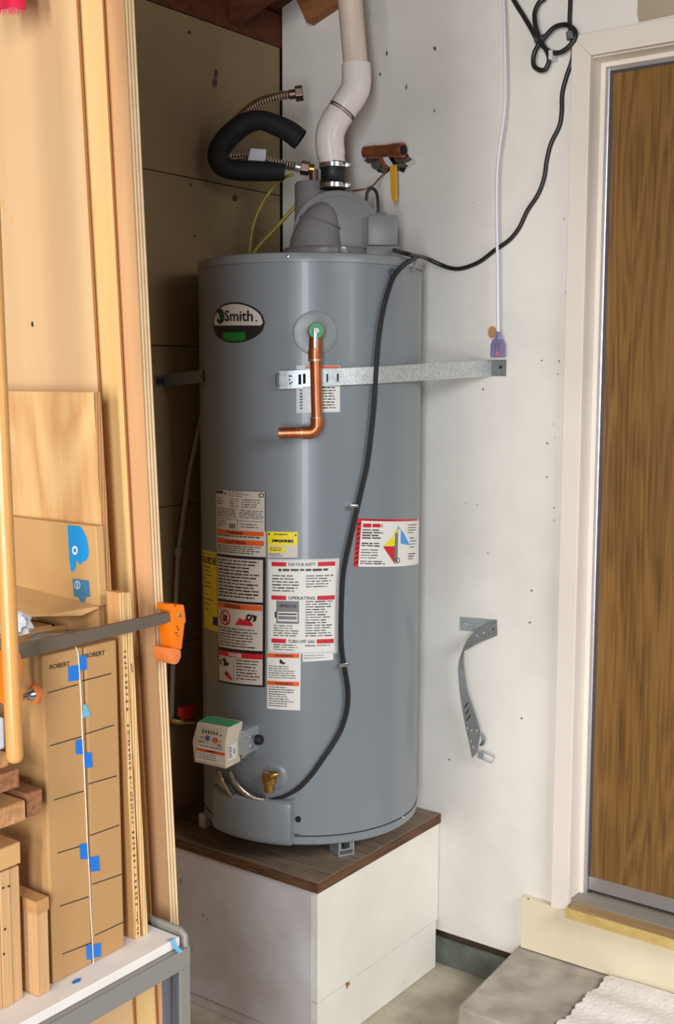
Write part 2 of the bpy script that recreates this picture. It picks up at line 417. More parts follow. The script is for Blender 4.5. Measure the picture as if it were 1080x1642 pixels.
def bellows(path, r, amp, step=0.004, n=12):
    P, _ = catmull([Vector(p) for p in path], 12)
    P = resample(P, step/2)
    return MB().tube(P, [r+(amp if i % 2 else -amp) for i in range(len(P))], n)
def tag(o, label, cat, group=None, kind=None):
    if label: o['label'] = label
    if cat: o['category'] = cat
    if group: o['group'] = group
    if kind: o['kind'] = kind
    return o
def thing(name, loc, label, cat, group=None):
    o = D.objects.new(name, None); COL.objects.link(o)
    o.location = loc; o['_o'] = tuple(loc); o.empty_display_size = 0.05
    return tag(o, label, cat, group)
def struct(o): o['kind'] = 'structure'; return o
def frame(o, Z, X=None):
    Z = Vector(Z).normalized()
    X = Vector(X) if X is not None else (Vector((0, 0, 1)) if abs(Z.z) < 0.9 else Vector((1, 0, 0)))
    X = (X-Z*X.dot(Z)).normalized()
    return (Vector(o), X, Z.cross(X), Z)

# flat print (lettering, bands, pictograms) laid on a surface: f(u, v, offset) -> point, u and v in 0..1, v down
_tcache = {}
def text_shape(txt):
    if txt in _tcache: return _tcache[txt]
    c = D.curves.new('t', 'FONT'); c.body = txt; c.size = 1.0; c.offset = 0.018; c.resolution_u = 2
    o = D.objects.new('t', c); COL.objects.link(o)
    bpy.context.view_layer.update()
    dg = bpy.context.evaluated_depsgraph_get()
    me = D.meshes.new_from_object(o.evaluated_get(dg))
    vs = [(v.co.x, v.co.y) for v in me.vertices]; fs = [tuple(p.vertices) for p in me.polygons]
    D.objects.remove(o); D.curves.remove(c); D.meshes.remove(me)
    x0 = min(v[0] for v in vs); x1 = max(v[0] for v in vs); y0 = min(v[1] for v in vs); y1 = max(v[1] for v in vs)
    _tcache[txt] = ([((x-x0)/(x1-x0), (y-y0)/(y1-y0)) for x, y in vs], fs)
    return _tcache[txt]
INK = {'l_black', 'l_dark', 'l_grey', 'white_ink', 'ink', 'hole', 'seam', 'bag', 'l_navy'}
class Print:
    def __init__(s, f, seg=1, off=0.0004): s.f = f; s.seg = seg; s.off = off; s.g = {}
    def mb(s, m):
        if m in INK: return s.g.setdefault(m, [MB()])[0]
        s.g.setdefault(m, []).append(MB()); return s.g[m][-1]
    def rect(s, m, u0, v0, u1, v1, lay=0):
        n = max(1, int(math.ceil(abs(u1-u0)*s.seg))); k = s.off*(1+lay*0.6)
        vs = []
        for i in range(n+1):
            u = u0+(u1-u0)*i/n; vs += [s.f(u, v0, k), s.f(u, v1, k)]
        s.mb(m).add(vs, [(2*i, 2*i+1, 2*i+3, 2*i+2) for i in range(n)]); return s
    def poly(s, m, pts, lay=0):
        k = s.off*(1+lay*0.6)
        if s.seg <= 2:
            s.mb(m).add([s.f(u, v, k) for u, v in pts], [tuple(range(len(pts)))]); return s
        b = s.mb(m)                       # cut into columns so that the patch follows the curved jacket
        u0, u1 = min(q[0] for q in pts), max(q[0] for q in pts)
        n = max(1, int(math.ceil((u1-u0)*s.seg)))
        for i in range(n):
            q = pts
            for lim, sg in ((u0+(u1-u0)*i/n, 1), (u0+(u1-u0)*(i+1)/n, -1)):
                r = []
                for j in range(len(q)):
                    a, c = q[j], q[(j+1) % len(q)]
                    da, dc = (a[0]-lim)*sg, (c[0]-lim)*sg
                    if da >= 0: r.append(a)
                    if (da > 0 and dc < 0) or (da < 0 and dc > 0):
                        t = da/(da-dc); r.append((a[0]+(c[0]-a[0])*t, a[1]+(c[1]-a[1])*t))
                q = r
                if len(q) < 3: break
            if len(q) >= 3: b.add([s.f(u, v, k) for u, v in q], [tuple(range(len(q)))])
        return s
    def disc(s, m, u, v, ru, rv, lay=0, n=18, hole=0):
        if not hole: return s.poly(m, [(u+ru*math.cos(2*math.pi*i/n), v+rv*math.sin(2*math.pi*i/n)) for i in range(n)], lay)
        k = s.off*(1+lay*0.6); vs = []
        for q in (1, hole): vs += [s.f(u+q*ru*math.cos(2*math.pi*i/n), v+q*rv*math.sin(2*math.pi*i/n), k) for i in range(n)]
        s.mb(m).add(vs, [(i, (i+1) % n, (i+1) % n+n, i+n) for i in range(n)]); return s
    def text(s, m, t, u0, v0, u1, v1, lay=1, skew=0):
        vs, fs = text_shape(t)
        s.mb(m).add([s.f(u0+(u1-u0)*x, v1+(v0-v1)*y+skew*x, s.off*(1+lay*0.6)) for x, y in vs], fs); return s
    def lines(s, m, u0, v0, u1, v1, n, fill=0.45, ragged=0.3, lay=0):
        p = (v1-v0)/n
        for i in range(n):
            u = u0; end = u1-(u1-u0)*random.random()*ragged
            while u < end-0.01:
                w = min(random.uniform(0.04, 0.16), end-u)
                s.rect(m, u, v0+p*i, u+w, v0+p*(i+fill*random.uniform(0.8, 1.15)), lay); u += w+0.018
        return s
    def build(s, root, name='print'):
        for m, bs in s.g.items():
            for b in bs:
                o = b.build(name if m in INK else ('printed_patch' if name == 'print' else name), m, root, smooth=False)
                if m in INK: o['kind'] = 'stuff'

# ================================================================== STRUCTURE
XP, YP = -0.559, -0.560          # pedestal corner
ZP = 0.443                       # pedestal top
ZT = 0.826                       # cart top
# floor
struct(MB().box((-7, -7, -0.06), (0.13, 0.16, 0.0)).build('floor', 'concrete', smooth=False))
# right wall with the door opening
yj = onx(933, 700, 0.0).y
zj = onx(956, 92, 0.0).z
yo_, zo_ = yj+0.0225, zj+0.0225
SL = 0.35
def ztop(y): return 2.665-SL*y
wr = MB()
Y2 = -2.3
wr.prism([(0, -0.006, 0.105), (0, yo_, 0.105), (0, yo_, ztop(yo_)), (0, -0.006, ztop(-0.006))], (0.1, 0, 0))
wr.prism([(0, yo_, zo_), (0, Y2, zo_), (0, Y2, ztop(Y2)), (0, yo_, ztop(yo_))], (0.1, 0, 0))
wr.prism([(0, -1.83, 0.105), (0, Y2, 0.105), (0, Y2, zo_), (0, -1.83, zo_)], (0.1, 0, 0))
wr.prism([(0, yo_, 0.105), (0, -1.83, 0.105), (0, -1.83, 0.22), (0, yo_, 0.22)], (0.1, 0, 0))
wall_right = struct(wr.build('wall_right', 'wall', smooth=False))
pp = [onx(1022, 2, -0.0004), onx(1021, 22, -0.0004), onx(1024, 36, -0.0004), onx(1200, -2, -0.0004), onx(1200, -90, -0.0004), onx(1024, -60, -0.0004)]
MB().prism(pp, (-0.0008, 0, 0)).build('bare_paint_patch', 'taupe', wall_right, smooth=False)
# chips, holes and scuffs of the right wall
for k, (px, py, w, h) in enumerate([(868, 578, 4, 5), (896, 579, 4, 4), (894, 600, 3, 3), (877, 711, 4, 4), (889, 701, 2, 2), (887, 680, 2, 2), (876, 765, 4, 4), (888, 814, 3, 3),
                                    (888, 834, 3, 3), (852, 947, 4, 4), (774, 624, 4, 7), (651, 140, 5, 11), (620, 86, 4, 13), (609, 119, 4, 7), (697, 77, 6, 9), (782, 887, 3, 3),
                                    (747, 807, 2, 2), (765, 809, 2, 2), (904, 351, 2, 4), (849, 998, 4, 4), (908, 470, 6, 16), (758, 325, 2, 2), (836, 1152, 5, 4), (720, 1218, 3, 4), (696, 178, 3, 8)]):
    q = [onx(px+w*0.38*c*random.uniform(0.6, 1.3), py+h*0.4*s*random.uniform(0.6, 1.3), -0.0003) for c, s in ((1, 0), (0.6, 0.8), (-0.4, 0.9), (-1, 0), (-0.5, -0.8), (0.5, -0.9))]
    MB().prism(q, (-0.0006, 0, 0)).build('paint_chip', 'plaster', wall_right, smooth=False)
# concrete stem and sill plate below the wall
struct(MB().box((0.012, -0.2, 0.0), (0.11, -2.3, 0.078)).build('baseboard_right', 'stem', smooth=False))
struct(MB().box((0.018, -0.2, 0.0785), (0.09, -2.3, 0.1045)).build('trim_1', 'sill', smooth=False))
# back wall of horizontal boards with open joints
wb = struct(MB().box((-2.2, 0.014, 0.0), (0.105, 0.03, 2.56)).build('wall_back', 'hole', smooth=False))
zs = [0.0, 0.46, 0.924, 1.296, 1.714, 2.151, 2.558]
for i in range(6):
    MB().box((-2.2, 0.0, zs[i]+(0.0012 if i else 0)), (-0.004, 0.0135, zs[i+1]-(0.0012 if i < 5 else 0))).build('panel', 'drywall', wb, smooth=False, bevel=0.0012)
for px, py, w, h in [(344, 133, 4, 9), (346, 118, 3, 8), (376, 318, 4, 6), (312, 378, 2, 2), (303, 52, 3, 3), (306, 296, 2, 2)]:
    q = [ony(px+w*c, py+h*s, -0.0002) for c, s in ((1, 0), (0.5, 0.9), (-0.7, 0.7), (-1, -0.1), (-0.3, -1), (0.8, -0.7))]
    MB().prism(q, (0, -0.0006, 0)).build('torn_spot', 'sill', wb, smooth=False)
# ceiling: roof deck planks, plate and rafters
ce = struct(MB().prism([(-2.2, 0.12, ztop(0.12)+0.02), (-2.2, -1.3, ztop(-1.3)+0.02), (-2.2, -1.3, ztop(-1.3)+0.03), (-2.2, 0.12, ztop(0.12)+0.03)], (2.32, 0, 0)).build('ceiling', 'sill', smooth=False))
y = 0.115
while y > -1.25:
    y1 = y-0.15
    MB().prism([(-2.2, y, ztop(y)), (-2.2, y1+0.004, ztop(y1+0.004)), (-2.2, y1+0.004, ztop(y1)+0.018), (-2.2, y, ztop(y)+0.018)], (2.32, 0, 0)).build('plank', 'roof', ce, smooth=False)
    y = y1
MB().box((-2.2, 0.0, 2.5605), (0.11, 0.04, 2.648)).build('top_plate', 'roof', ce, smooth=False)
xr = ony(388, 60, -0.03).x
MB().prism([(xr-0.02, -0.002, 2.575), (xr-0.02, -1.2, 2.575+0.35*1.2), (xr-0.02, -1.2, ztop(-1.2)-0.001), (xr-0.02, -0.002, ztop(-0.002)-0.001)], (0.04, 0, 0)).build('rafter', 'roof', ce, smooth=False)
P1, P2, P3 = onx(491, 36, -0.036), onx(540, 3, -0.036), onx(473, -4, -0.036)
dr = (P2-P1)
MB().prism([P1, P1+dr*9, P1+dr*9+Vector((0, 0, 0.14)), P3+(P3-P1)*0.5], (0.034, 0, 0)).build('rafter', 'rafter', ce, smooth=False)

# door: casing, jamb, stop, weatherstrip, slab
xs = ony(947, 700, yj).x
xd = xs+0.014
door = struct(MB().box((xd+0.032, yj+0.02, 0.24), (xd+0.05, -1.84, zj+0.03)).build('door_1', 'hole', smooth=False))
yc0 = -0.903; yc1 = onx(930, 700, -0.018).y
zc1 = 2.44; zc0 = onx(955, 87, -0.018).z
MB().prism([(-0.018, yc0, 0.277), (-0.018, yc1, 0.277), (-0.018, yc1, zc0), (-0.018, yc0, zc1)], (0.0178, 0, 0)).build('casing', 'casing', door, smooth=False, bevel=0.002)
MB().prism([(-0.018, yc0, zc1), (-0.018, yc1, zc0), (-0.018, -1.8, zc0), (-0.018, -1.84, zc1)], (0.0178, 0, 0)).build('casing', 'casing', door, smooth=False, bevel=0.002)
def jamb(nm, mat, x0, x1, d0, d1, bev=0.0015):
    """an upside-down L round the opening: d is the distance in from the jamb face"""
    MB().box((x0, yj-d0, 0.25), (x1, yj-d1, zj-d0)).build(nm, mat, door, smooth=False, bevel=bev)
    MB().box((x0, yj-d1, zj-d0), (x1, -1.82, zj-d1)).build(nm, mat, door, smooth=False, bevel=bev)
jamb('jamb', 'casing', -0.0005, xd+0.031, -0.022, 0.0)
d1 = yj-onx(954, 700, xs).y
jamb('stop', 'casing', xs, xs+0.03, 0.0, d1)
d2 = yj-onx(961, 700, xs+0.004).y
jamb('weatherstrip', 'alu', xs+0.004, xs+0.03, d1, d2, 0.003)
d3 = yj-onx(966, 700, xd).y
jamb('seal', 'alu_dark', xd-0.004, xd+0.02, d2, d3)
zk1 = onx(941, 1403, xd).z; zk0 = onx(941, 1424, xd).z
MB().box((xd, yj-d3+0.001, zk0+0.004), (xd+0.03, -1.81, zj-d3+0.001)).build('door_slab', 'door', door, smooth=False)
MB().box((xd-0.004, yj-d2, zk0), (xd-0.0005, -1.81, zk1)).build('door_sweep', 'alu', door, smooth=False, bevel=0.001)
# sill and riser below the door
zs1 = onx(907, 1456, -0.05).z; zs0 = onx(907, 1472, -0.05).z
ysill = onx(907, 1456, -0.05).y
tr = struct(MB().box((-0.048, ysill, zs0+0.001), (-0.002, -1.95, zs1)).build('trim_2', 'oak_sill', smooth=False, bevel=0.002))
MB().box((-0.052, ysill+0.001, zs0), (-0.0482, -1.95, zs1+0.0005)).build('nosing', 'gold_sill', tr, smooth=False, bevel=0.001)
MB().box((-0.0015, yj-0.001, zs0+0.004), (xd+0.03, -1.82, zs1+0.002)).build('threshold', 'threshold', tr, smooth=False, bevel=0.002)
zf1 = onx(835, 1438, -0.022).z; zf0 = onx(835, 1519, -0.022).z
yf = onx(835, 1480, -0.022).y
struct(MB().prism([(-0.022, yf, zf0), (-0.022, -2.0, zf0+0.004), (-0.022, -2.0, zs0-0.001), (-0.022, ysill-0.002, zs0-0.001), (-0.022, ysill+0.002, zf1-0.004), (-0.022, yf+0.03*0, zf1)], (0.0215, 0, 0)).build('trim_3', 'cream', smooth=False, bevel=0.001))

# ================================================================== STEP AND MAT
zst = zf0-0.004
c0 = onz(822, 1523, zst); c1 = onz(735, 1613, zst); c2 = onz(802, 1641, zst)
xst = (c1.x+c2.x)/2
st = MB().hexa([(xst, c1.y, 0.001), (xst-0.01, -1.9, 0.001), (-0.001, -1.9, 0.001), (-0.001, c0.y, 0.001),
                (xst, c1.y, zst), (xst-0.01, -1.9, zst), (-0.001, -1.9, zst), (-0.001, c0.y, zst)]).build('concrete_step', 'step', smooth=False, bevel=0.006)
tag(st, 'grey concrete step block below the cream door riser', 'step')
m0 = onz(983, 1557, zst+0.01); m1 = onz(893, 1642, zst+0.01)
g = MB(); nx, ny = 40, 40; vs = []
for j in range(ny+1):
    for i in range(nx+1):
        u, v = i/nx, j/ny          # u towards -y, v from the riser outwards
        ye = m0.y+(m1.y-m0.y)*v*(abs(-0.03-xst)/abs(m0.x-m1.x))*1.0
        x = -0.028-v*(abs(xst)-0.03+0.05)
        yy = ye-u*0.75
        if i == 0: yy += 0.004*math.sin(j*0.7)+random.uniform(-0.005, 0.004)
        if j == 0: x += random.uniform(-0.003, 0.0)
        z = zst+0.010+0.004*math.sin(u*9+v*5)+0.003*math.sin(v*21+u*3)+random.uniform(-0.0008, 0.0008)
        if x < xst: z -= (xst-x)*1.6; x = xst-0.012
        vs.append((x, yy, z))
n1 = nx+1; NV = len(vs)
fs = [(j*n1+i, j*n1+i+1, (j+1)*n1+i+1, (j+1)*n1+i) for j in range(ny) for i in range(nx)]
bt = [(v[0], v[1], v[2]-0.008) for v in vs]
rim = [i for i in range(n1)]+[j*n1+nx for j in range(1, ny+1)]+[ny*n1+i for i in range(nx-1, -1, -1)]+[j*n1 for j in range(ny-1, 0, -1)]
g.add(vs+bt, fs+[tuple(NV+k for k in f[::-1]) for f in fs]+[(rim[k], rim[(k+1) % len(rim)], NV+rim[(k+1) % len(rim)], NV+rim[k]) for k in range(len(rim))])
mt = g.build('door_mat', 'mat')
tag(mt, 'rumpled white cloth mat with frayed edge lying on the concrete step', 'mat')

# ================================================================== PEDESTAL
pd = thing('pedestal', (XP/2, YP/2, 0), 'white painted wooden box under the water heater with a brown plywood top', 'platform')
MB().box((XP, YP, ZP-0.027), (-0.001, -0.002, ZP)).build('top_board', 'plate', pd, smooth=False, bevel=0.0015)
MB().box((XP-0.0012, YP-0.0012, ZP-0.0265), (-0.002, YP-0.0002, ZP-0.0015)).build('board_edge', 'plate_edge', pd, smooth=False)
MB().box((XP-0.0012, YP, ZP-0.0265), (XP-0.0002, -0.004, ZP-0.0015)).build('board_edge', 'plate_edge', pd, smooth=False)
zsm = ony(699, 1475, YP+0.006).z
MB().box((XP+0.005, YP+0.004, zsm+0.001), (-0.003, YP+0.02, ZP-0.0275)).build('front_panel', 'pedestal', pd, smooth=False, bevel=0.001)
MB().box((XP+0.005, YP+0.004, 0.001), (-0.012, YP+0.02, zsm-0.001)).build('front_panel', 'pedestal', pd, smooth=False, bevel=0.001)
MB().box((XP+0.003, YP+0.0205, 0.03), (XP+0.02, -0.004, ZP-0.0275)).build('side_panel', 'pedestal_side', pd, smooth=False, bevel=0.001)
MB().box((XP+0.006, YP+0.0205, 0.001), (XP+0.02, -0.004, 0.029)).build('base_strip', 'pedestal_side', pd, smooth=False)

# ================================================================== WATER HEATER
wh = thing('water_heater', (TC.x, TC.y, ZP), 'tall grey cylindrical gas water heater covered in warning labels on the white pedestal', 'water heater')
AX = (Vector((TC.x, TC.y, 0)), Vector((1, 0, 0)), Vector((0, 1, 0)), Vector((0, 0, 1)))
ZB, ZS = 0.533, 1.896
MB().lathe([(TR, ZB+0.003), (TR, ZS-0.002)], AX, 128, caps=False).build('jacket', 'tank', wh)
MB().lathe([(TR-0.004, ZB-0.004), (TR-0.0015, ZB-0.002), (TR-0.0015, ZB+0.005), (TR-0.004, ZB+0.008)], AX, 96, caps=False).build('seam', 'seam', wh)
MB().lathe([(TR-0.004, ZS-0.006), (TR-0.0012, ZS-0.004), (TR-0.0012, ZS+0.003), (TR-0.004, ZS+0.006)], AX, 96, caps=False).build('seam', 'tank', wh)
MB().lathe([(0.02, 0.513), (TR-0.03, 0.513), (TR-0.004, 0.5105), (TR+0.0008, 0.515), (TR+0.001, ZB)], AX, 128, caps=False).build('base_ring', 'tank', wh)
MB().lathe([(TR+0.0012, ZS), (TR+0.0015, 1.909), (TR-0.001, 1.9155), (TR-0.006, 1.918), (TR-0.02, 1.9165), (0.1, 1.922), (0.01, 1.923)], AX, 128, caps=False).build('top_cap', 'tank_cap', wh)
for px, py, r in ((461, 411, TR+0.001), (316, 427, TR+0.001), (627, 433, TR), (506, 1350, TR+0.001), (645, 1311, TR+0.001), (658, 424, TR+0.001)):
    p = oncyl(px, py, r); n = Vector((p.x-TC.x, p.y-TC.y, 0))
    MB().lathe([(0.0042, -0.001), (0.0042, 0.0015), (0.003, 0.0032), (0.001, 0.0036)], frame(p, n), 10).build('screw', 'steel', wh)
# feet: zinc channels under the base
pf = onz(555, 1372, ZP+0.0005)
af = math.atan2(pf.y-TC.y, pf.x-TC.x)
for k in range(3):
    a = af+k*2*math.pi/3; rr = math.hypot(pf.x-TC.x, pf.y-TC.y)
    c = Vector((TC.x+rr*math.cos(a), TC.y+rr*math.sin(a), ZP+0.0005)); n = Vector((math.cos(a), math.sin(a), 0)); t = Vector((-n.y, n.x, 0))
    fr = (c, t, n, Vector((0, 0, 1)))
    b = MB()
    b.fbox(fr, (-0.022, -0.05, 0), (0.022, 0, 0.004)).fbox(fr, (-0.022, -0.05, 0.004), (-0.018, 0, 0.068)).fbox(fr, (0.018, -0.05, 0.004), (0.022, 0, 0.068))
    b.fbox(fr, (-0.018, -0.008, 0.012), (-0.012, -0.004, 0.068)).fbox(fr, (0.012, -0.008, 0.012), (0.018, -0.004, 0.068)).fbox(fr, (-0.012, -0.008, 0.012), (0.012, -0.004, 0.016))
    b.build('foot', 'zinc', wh, smooth=False)
MB().lathe([(0.14, ZP+0.012), (0.14, 0.512)], AX, 40).build('burner_pan', 'hole', wh)

# ---- blower and junction box on the top cap
NH = Vector((-math.cos(YAW), -math.sin(YAW), 0)); RH = Vector((math.sin(YAW), -math.cos(YAW), 0)); UPZ = Vector((0, 0, 1))
P0 = atd(535, 395, 2.98)
def V(px, py, q=0.0):
    d = ray(px, py); c = P0+NH*q
    return CAM + d*((c-CAM).dot(NH)/d.dot(NH))
def zfr(px, q, z): p = V(px, 395, q); return (Vector((p.x, p.y, z)), RH, NH, UPZ)
ZC = 1.9205
MB().lathe([(0.112, ZC-0.004), (0.112, ZC+0.03), (0.106, ZC+0.037), (0.02, ZC+0.040)], zfr(522, 0.01, 0), 48).build('blower_base', 'blower', wh)
hz = ZC+0.035
arc = [V(540-70*math.cos(math.pi*k/24), 371-67*math.sin(math.pi*k/24), 0.025) for k in range(25)]
out = [Vector((arc[0].x, arc[0].y, hz))]+arc+[Vector((arc[-1].x, arc[-1].y, hz))]
MB().prism(out, -NH*0.085).build('blower_housing', 'blower', wh, bevel=0.006)
arc = [V(541-60*math.cos(math.pi*k/24), 372-58*math.sin(math.pi*k/24), 0.033) for k in range(25)]
out = [Vector((arc[0].x, arc[0].y, hz))]+arc+[Vector((arc[-1].x, arc[-1].y, hz))]
MB().prism(out, -NH*0.006).build('housing_cover', 'blower', wh, bevel=0.0025)
dome = [(505, 401, 0.066), (506, 388, 0.064), (509, 372, 0.057), (513, 357, 0.050), (517.5, 345, 0.041), (521.5, 336, 0.031), (524.5, 330, 0.019), (526, 327.5, 0.004)]
MB().tube([V(x, y, 0.04) for x, y, r in dome], [r for x, y, r in dome], 32).build('intake_elbow', 'blower', wh, ang=60)
MB().tube([V(512.2, 359, 0.04), V(512.6, 357.4, 0.04), V(513.0, 356, 0.04), V(513.4, 354.6, 0.04)], [0.0505, 0.054, 0.0535, 0.049], 32).build('elbow_flange', 'blower', wh)
ztt = V(500, 293, -0.055).z
MB().lathe([(0.049, ZC+0.03), (0.048, ztt-0.006), (0.044, ztt), (0.01, ztt+0.001)], zfr(502, -0.055, 0), 32).build('air_inlet_tube', 'blower', wh)
fj = (V(612, 395, 0.0), RH, NH, UPZ)
zb_ = V(612, 394, 0.05).z; zt_ = V(612, 345, 0.05).z; o_ = fj[0]; o_ = Vector((o_.x, o_.y, 0)); fj = (o_, RH, NH, UPZ)
MB().fbox(fj, (-0.038, -0.05, zb_), (0.037, 0.055, zt_)).build('junction_box', 'blower', wh, bevel=0.004)
MB().fbox(fj, (-0.042, -0.05, ZC-0.003), (0.042, 0.06, zb_-0.001)).build('junction_box_base', 'blower', wh, bevel=0.003)
MB().fbox(fj, (-0.018, -0.07, zt_), (0.014, -0.04, zt_+0.02)).build('switch_housing', 'blower', wh, bevel=0.004)
MB().lathe([(0.013, ZC-0.002), (0.013, ZC+0.013), (0.0115, ZC+0.015), (0.0115, ZC+0.026), (0.009, ZC+0.027)], zfr(549, 0.16, 0), 16).build('nipple', 'zinc', wh)
MB().tube([V(587, 322, -0.03), V(589, 308, -0.03), V(597, 302, -0.03), V(604, 311, -0.04), V(606, 332, -0.05), V(606, 346, -0.05)], 0.0042, 10, spline=6).build('sensor_tube', 'cord', wh)
MB().tube([V(503, 305, -0.125), V(503, 272, -0.125)], 0.012, 12).build('inlet_nipple', 'nut', wh)
MB().tube([Vector((V(503, 300, -0.125).x, V(503, 300, -0.125).y, ZC-0.002)), V(503, 303, -0.125)], 0.013, 12).build('inlet_nipple', 'nut', wh)

# ---- print helpers on the tank
def tank_surf(tl, tr, br, bl, base=0.0):
    A = [tank_uv(*p) for p in (tl, tr, br, bl)]
    A = [(a if a > 1 else a+2*math.pi, z) for a, z in A]
    def f(u, v, off):
        a = (A[0][0]*(1-u)+A[1][0]*u)*(1-v)+(A[3][0]*(1-u)+A[2][0]*u)*v
        z = (A[0][1]*(1-u)+A[1][1]*u)*(1-v)+(A[3][1]*(1-u)+A[2][1]*u)*v
        return tank_pt(a, z, TR+base+off)
    f.span = abs(A[1][0]-A[0][0])
    return f
def sticker(name, mat, tl, tr, br, bl, base=0.0):
    f = tank_surf(tl, tr, br, bl, base)
    n = max(2, int(math.degrees(f.span)/2.0))
    vs = []; fs = []
    for i in range(n+1):
        u = i/n; vs += [f(u, 0, 0.0005), f(u, 1, 0.0005)]
    fs = [(2*i, 2*i+1, 2*i+3, 2*i+2) for i in range(n)]
    o = MB().add(vs, fs).build(name, mat, wh)
    return Print(f, seg=n, off=0.0009), o
# logo badge
p, o = sticker('logo_badge', 'tank', (341, 486), (425, 486), (425, 550), (341, 550))
D.objects.remove(o)
f = tank_surf((341, 485), (425, 485), (425, 550), (341, 550))
def badge(mat, name, su, sv, off, root, lo=-1.0, hi=1.0, ul=-1.0, uh=1.0):
    """elliptical patch between two heights, in columns so that it follows the jacket"""
    b = MB(); n = 26; vs = []
    for i in range(n+1):
        u = max(ul*su, -su)+(min(uh*su, su)-max(ul*su, -su))*i/n
        h = sv*math.sqrt(max(0, 1-(u/su)**2))
        vs += [f(0.5+u, 0.5+max(-h, min(h, lo)), off), f(0.5+u, 0.5+max(-h, min(h, hi)), off)]
    b.add(vs, [(2*i, 2*i+1, 2*i+3, 2*i+2) for i in range(n)])
    return b.build(name, mat, root, smooth=False)
lb = badge('l_black', 'logo_badge', 0.5, 0.5, 0.0006, wh)
badge('paper_warm', 'badge_field', 0.468, 0.455, 0.0011, lb, hi=0.07)
badge('l_green', 'green_bar', 0.455, 0.46, 0.0011, lb, lo=0.24, ul=-0.52, uh=0.42)
P_ = Print(f, 12, 0.0015)
P_.disc('l_black', 0.205, 0.345, 0.098, 0.19)
P_.text('white_ink', 'A', 0.115, 0.26, 0.202, 0.43, lay=1)
P_.text('l_green', 'O', 0.205, 0.255, 0.30, 0.435, lay=2)
P_.text('l_black', 'Smith', 0.31, 0.2, 0.82, 0.47)
P_.disc('l_black', 0.87, 0.455, 0.014, 0.02)
P_.build(lb)

# rating plate
p, o = sticker('rating_plate', 'paper_warm', (346, 783), (426, 788), (426, 852), (347, 846))
p.rect('l_black', 0, 0, 1, 0.012).rect('l_black', 0.985, 0, 1, 1).rect('l_dark', 0.01, 0.04, 0.2, 0.12).disc('l_dark', 0.25, 0.1, 0.02, 0.03)
p.disc('l_dark', 0.93, 0.1, 0.045, 0.06, hole=0.6)
p.lines('l_grey', 0.32, 0.04, 0.8, 0.2, 3, 0.35, 0.5)
p.lines('l_dark', 0.03, 0.22, 0.28, 0.42, 3, 0.3, 0.5).lines('l_dark', 0.35, 0.22, 0.56, 0.46, 4, 0.3, 0.4).lines('l_dark', 0.63, 0.22, 0.96, 0.46, 4, 0.3, 0.4)
p.rect('l_dark', 0.6, 0.22, 0.608, 0.5).rect('l_dark', 0.02, 0.47, 0.5, 0.478)
p.lines('l_dark', 0.03, 0.5, 0.5, 0.72, 5, 0.35, 0.1).lines('l_dark', 0.54, 0.5, 0.97, 0.72, 5, 0.35, 0.1)
p.rect('l_dark', 0.02, 0.74, 0.5, 0.75).rect('l_dark', 0.51, 0.76, 0.97, 0.77).rect('l_dark', 0.5, 0.74, 0.508, 0.98).rect('l_grey', 0.33, 0.85, 0.46, 0.97)
p.lines('l_dark', 0.04, 0.8, 0.3, 0.97, 3, 0.3, 0.4).lines('l_dark', 0.56, 0.84, 0.9, 0.97, 2, 0.3, 0.2)
p.build(o)
# orange warning label
p, o = sticker('warning_label', 'paper_warm', (347, 846), (426, 852), (426, 893), (348, 887))
p.rect('l_orange', 0.02, 0.03, 0.97, 0.2).text('l_black', 'WARNING', 0.28, 0.06, 0.6, 0.18)
p.rect('l_orange', 0.02, 0.38, 0.97, 0.58).text('l_black', 'CALIFORNIA', 0.22, 0.42, 0.66, 0.55)
p.lines('l_dark', 0.03, 0.23, 0.95, 0.37, 1, 0.4, 0.1).lines('l_dark', 0.03, 0.63, 0.95, 0.96, 4, 0.42, 0.2).build(o)
# black bordered instruction label, three fields
p, o = sticker('instruction_label', 'l_black', (347, 887), (426, 894), (425, 1102), (350, 1093))
p.rect('paper_warm', 0.03, 0.02, 0.955, 0.345).lines('l_black', 0.06, 0.035, 0.92, 0.335, 12, 0.4, 0.25, lay=1)
p.rect('paper_warm', 0.03, 0.365, 0.955, 0.72).rect('l_orange', 0.04, 0.37, 0.95, 0.41, 1).text('l_black', 'WARNING', 0.2, 0.376, 0.55, 0.404, 2)
p.disc('l_red', 0.22, 0.485, 0.13, 0.06, 1, hole=0.8).rect('l_black', 0.17, 0.465, 0.27, 0.515, 1).poly('l_red', [(0.16, 0.45), (0.2, 0.45), (0.3, 0.53), (0.26, 0.53)], 2)
p.poly('l_red', [(0.44, 0.53), (0.5, 0.5), (0.54, 0.47), (0.6, 0.49), (0.66, 0.475), (0.76, 0.5), (0.8, 0.53)], 1)
p.disc('l_black', 0.72, 0.465, 0.055, 0.026, 1, hole=0.4).poly('l_black', [(0.76, 0.44), (0.8, 0.47), (0.78, 0.5), (0.84, 0.49), (0.86, 0.45)], 1)
p.lines('l_dark', 0.06, 0.56, 0.92, 0.715, 7, 0.36, 0.3, lay=1)
p.rect('paper_warm', 0.03, 0.745, 0.955, 0.985).rect('l_red', 0.03, 0.745, 0.955, 0.785, 1).text('white_ink', 'DANGER', 0.3, 0.75, 0.58, 0.78, 2)
p.rect('l_dark', 0.4, 0.8, 0.408, 0.97, 1).poly('l_black', [(0.13, 0.81), (0.2, 0.8), (0.24, 0.83), (0.31, 0.84), (0.27, 0.86), (0.22, 0.86), (0.16, 0.87), (0.18, 0.84)], 1)
p.rect('l_black', 0.06, 0.815, 0.075, 0.86, 1).rect('l_black', 0.09, 0.815, 0.105, 0.86, 1)
